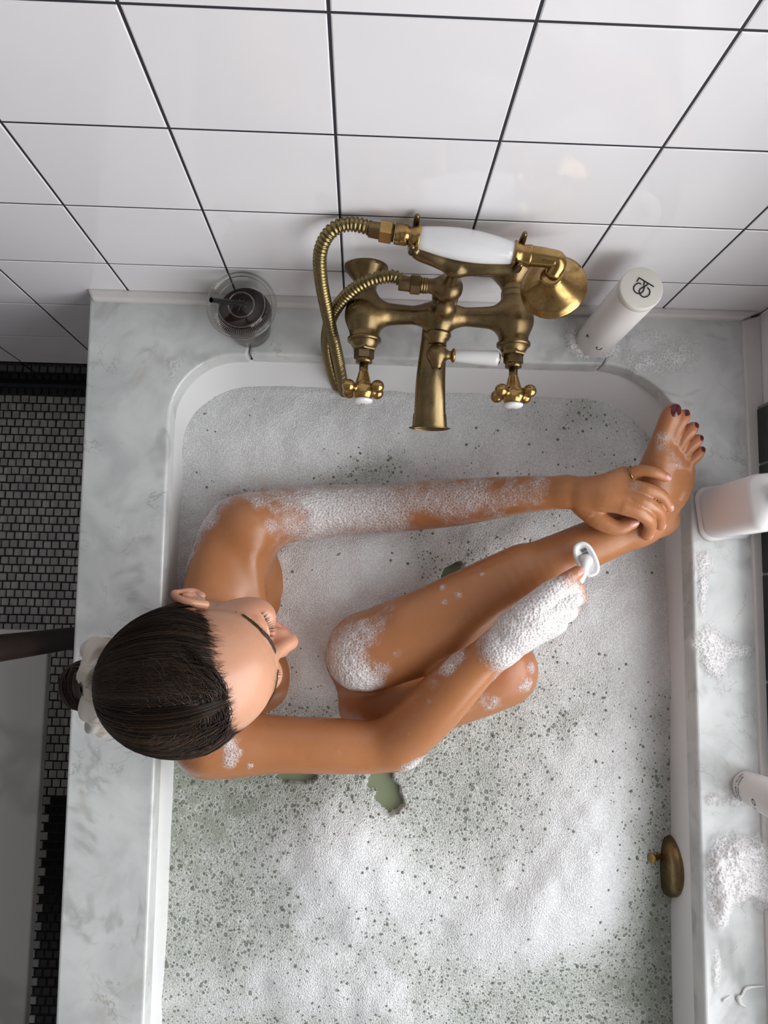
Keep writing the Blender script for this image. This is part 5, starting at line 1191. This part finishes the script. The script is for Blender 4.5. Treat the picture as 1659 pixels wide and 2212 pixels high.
# ------------------------------------------------------------------ suds clinging to the skin
def skin_suds(name, blobs, label, thick, dens_gain=1.0, up_only=True, parent=None, jag=0.9):
    """film of suds over part of the body: blobs are (px, py, z, radius_m, strength), negative strength leaves bare skin"""
    D_ = np.zeros(len(V))
    for px, py, z, r, s in blobs:
        c = P(px, py, z); D_ += s * np.exp(-0.5 * (((V - c) / r) ** 2).sum(1))
    nz = fbm(V * 55.0 + 3.0, 4); n2 = fbm(V * 260.0, 2)
    D_ = D_ + jag * (nz - 0.5) * sstep(0.08, 0.5, D_)
    D_ *= (N[:, 2] > -0.35)
    kq = (D_[Q].max(1) > 0.16); q = Q[kq]; used = np.unique(q); mp = np.full(len(V), -1); mp[used] = np.arange(len(used))
    d = np.clip(D_[used], 0, 1.2); off = 0.0007 + thick * d ** 1.3 * (0.8 + 0.4 * n2[used])
    me = bigmesh(name, V[used] + N[used] * off[:, None], mp[q], dict(dens=np.clip(D_[used] * dens_gain, 0, 1)))
    return tag(link(name, me, M['suds'], smooth=True), label, 'suds', kind='stuff')
skin_suds('skin_suds', [(640, 1095, -.03, .045, .8), (720, 1085, -.03, .04, .9), (800, 1085, -.03, .04, .85), (870, 1085, -.02, .04, .45), (950, 1070, -.0, .035, .60), (1020, 1070, .01, .03, .58), (1090, 1065, .03, .026, .5), (1165, 1050, .06, .014, .7), (1130, 1080, .04, .02, .45), (700, 1140, -.06, .04, .6), (840, 1150, -.06, .03, .5), (650, 1110, -.02, .014, -.9), (1275, 1068, .10, .008, .7), (1280, 1110, .09, .006, .6), (1120, 1100, .03, .012, -.6), (900, 1120, -.02, .014, -.5)], 'lacy suds along the outstretched arm', 0.0022, 0.50)
skin_suds('skin_suds', [(1180, 1300, .11, .024, 1.2), (1130, 1345, .11, .026, 1.2), (1085, 1390, .10, .020, 1.0), (1210, 1320, .11, .022, 1.2), (1160, 1370, .10, .022, 1.1), (1225, 1290, .10, .012, .6), (1100, 1410, .08, .018, .8), (1200, 1350, .08, .016, 1.0), (1060, 1455, .06, .008, .7)], 'thick suds over the hand holding the razor', 0.0020, 0.95, jag=0.8)
skin_suds('skin_suds', [(745, 1400, .0, .022, .9), (790, 1350, .02, .018, .7), (830, 1310, .02, .012, .6), (760, 1460, .0, .022, .9), (800, 1480, .01, .016, .85), (840, 1450, .03, .010, .55), (860, 1415, .035, .007, .5), (735, 1440, -.03, .02, .8), (900, 1290, .03, .006, .5), (955, 1265, .03, .006, .5), (960, 1300, .04, .005, .6), (990, 1285, .04, .005, .6), (1005, 1255, .04, .004, .7), (975, 1270, .04, .004, .7), (925, 1310, .04, .005, .7), (1040, 1240, .04, .003, .7), (880, 1300, .03, .006, .6)], 'suds on the bent knee', 0.004, 0.8)
skin_suds('skin_suds', [(970, 1440, .06, .010, .9), (985, 1405, .06, .010, .8), (945, 1475, .05, .009, .8), (1030, 1450, .07, .005, .6), (1000, 1430, .07, .006, .6)], 'streak of suds across the forearm with the razor hand', 0.003, 0.75)
skin_suds('skin_suds', [(505, 1570, .04, .007, .8), (495, 1610, .035, .007, .85), (500, 1645, .03, .009, .8), (470, 1660, .01, .010, .6), (520, 1600, .035, .004, .7), (517, 1625, .035, .004, .7), (540, 1652, .02, .004, .7), (727, 1626, .02, .006, .55), (880, 1655, -.0, .010, .7), (905, 1640, .0, .012, .7), (925, 1515, .06, .004, .6), (882, 1590, .04, .004, .6)], 'small trails of suds on the near upper arm', 0.002, 0.75)
skin_suds('skin_suds', [(1375, 1058, .11, .010, .5), (1402, 1085, .11, .008, .5), (1425, 1080, .10, .007, .6), (1430, 950, .11, .012, .5), (1455, 1000, .1, .012, .45), (1395, 1000, .1, .008, .4), (1395, 1043, .10, .007, .5)], 'suds between the fingers gripping the ankle', 0.0006, 0.7)
skin_suds('skin_suds', [(420, 1150, -.03, .02, .8), (470, 1105, -.03, .02, .9), (400, 1210, -.04, .018, .7), (620, 1200, -.03, .012, .6), (612, 1260, -.03, .010, .5), (628, 1330, -.05, .012, .6), (560, 1080, -.02, .018, .7)], 'foam rim round the shoulder and chest', 0.004, 0.85)
skin_suds('skin_suds', [(1130, 1480, -.05, .010, .7), (1148, 1440, -.05, .008, .6), (1060, 1505, -.06, .012, .8), (1030, 1500, -.06, .010, .6)], 'suds round the submerged far knee', 0.004, 0.85)
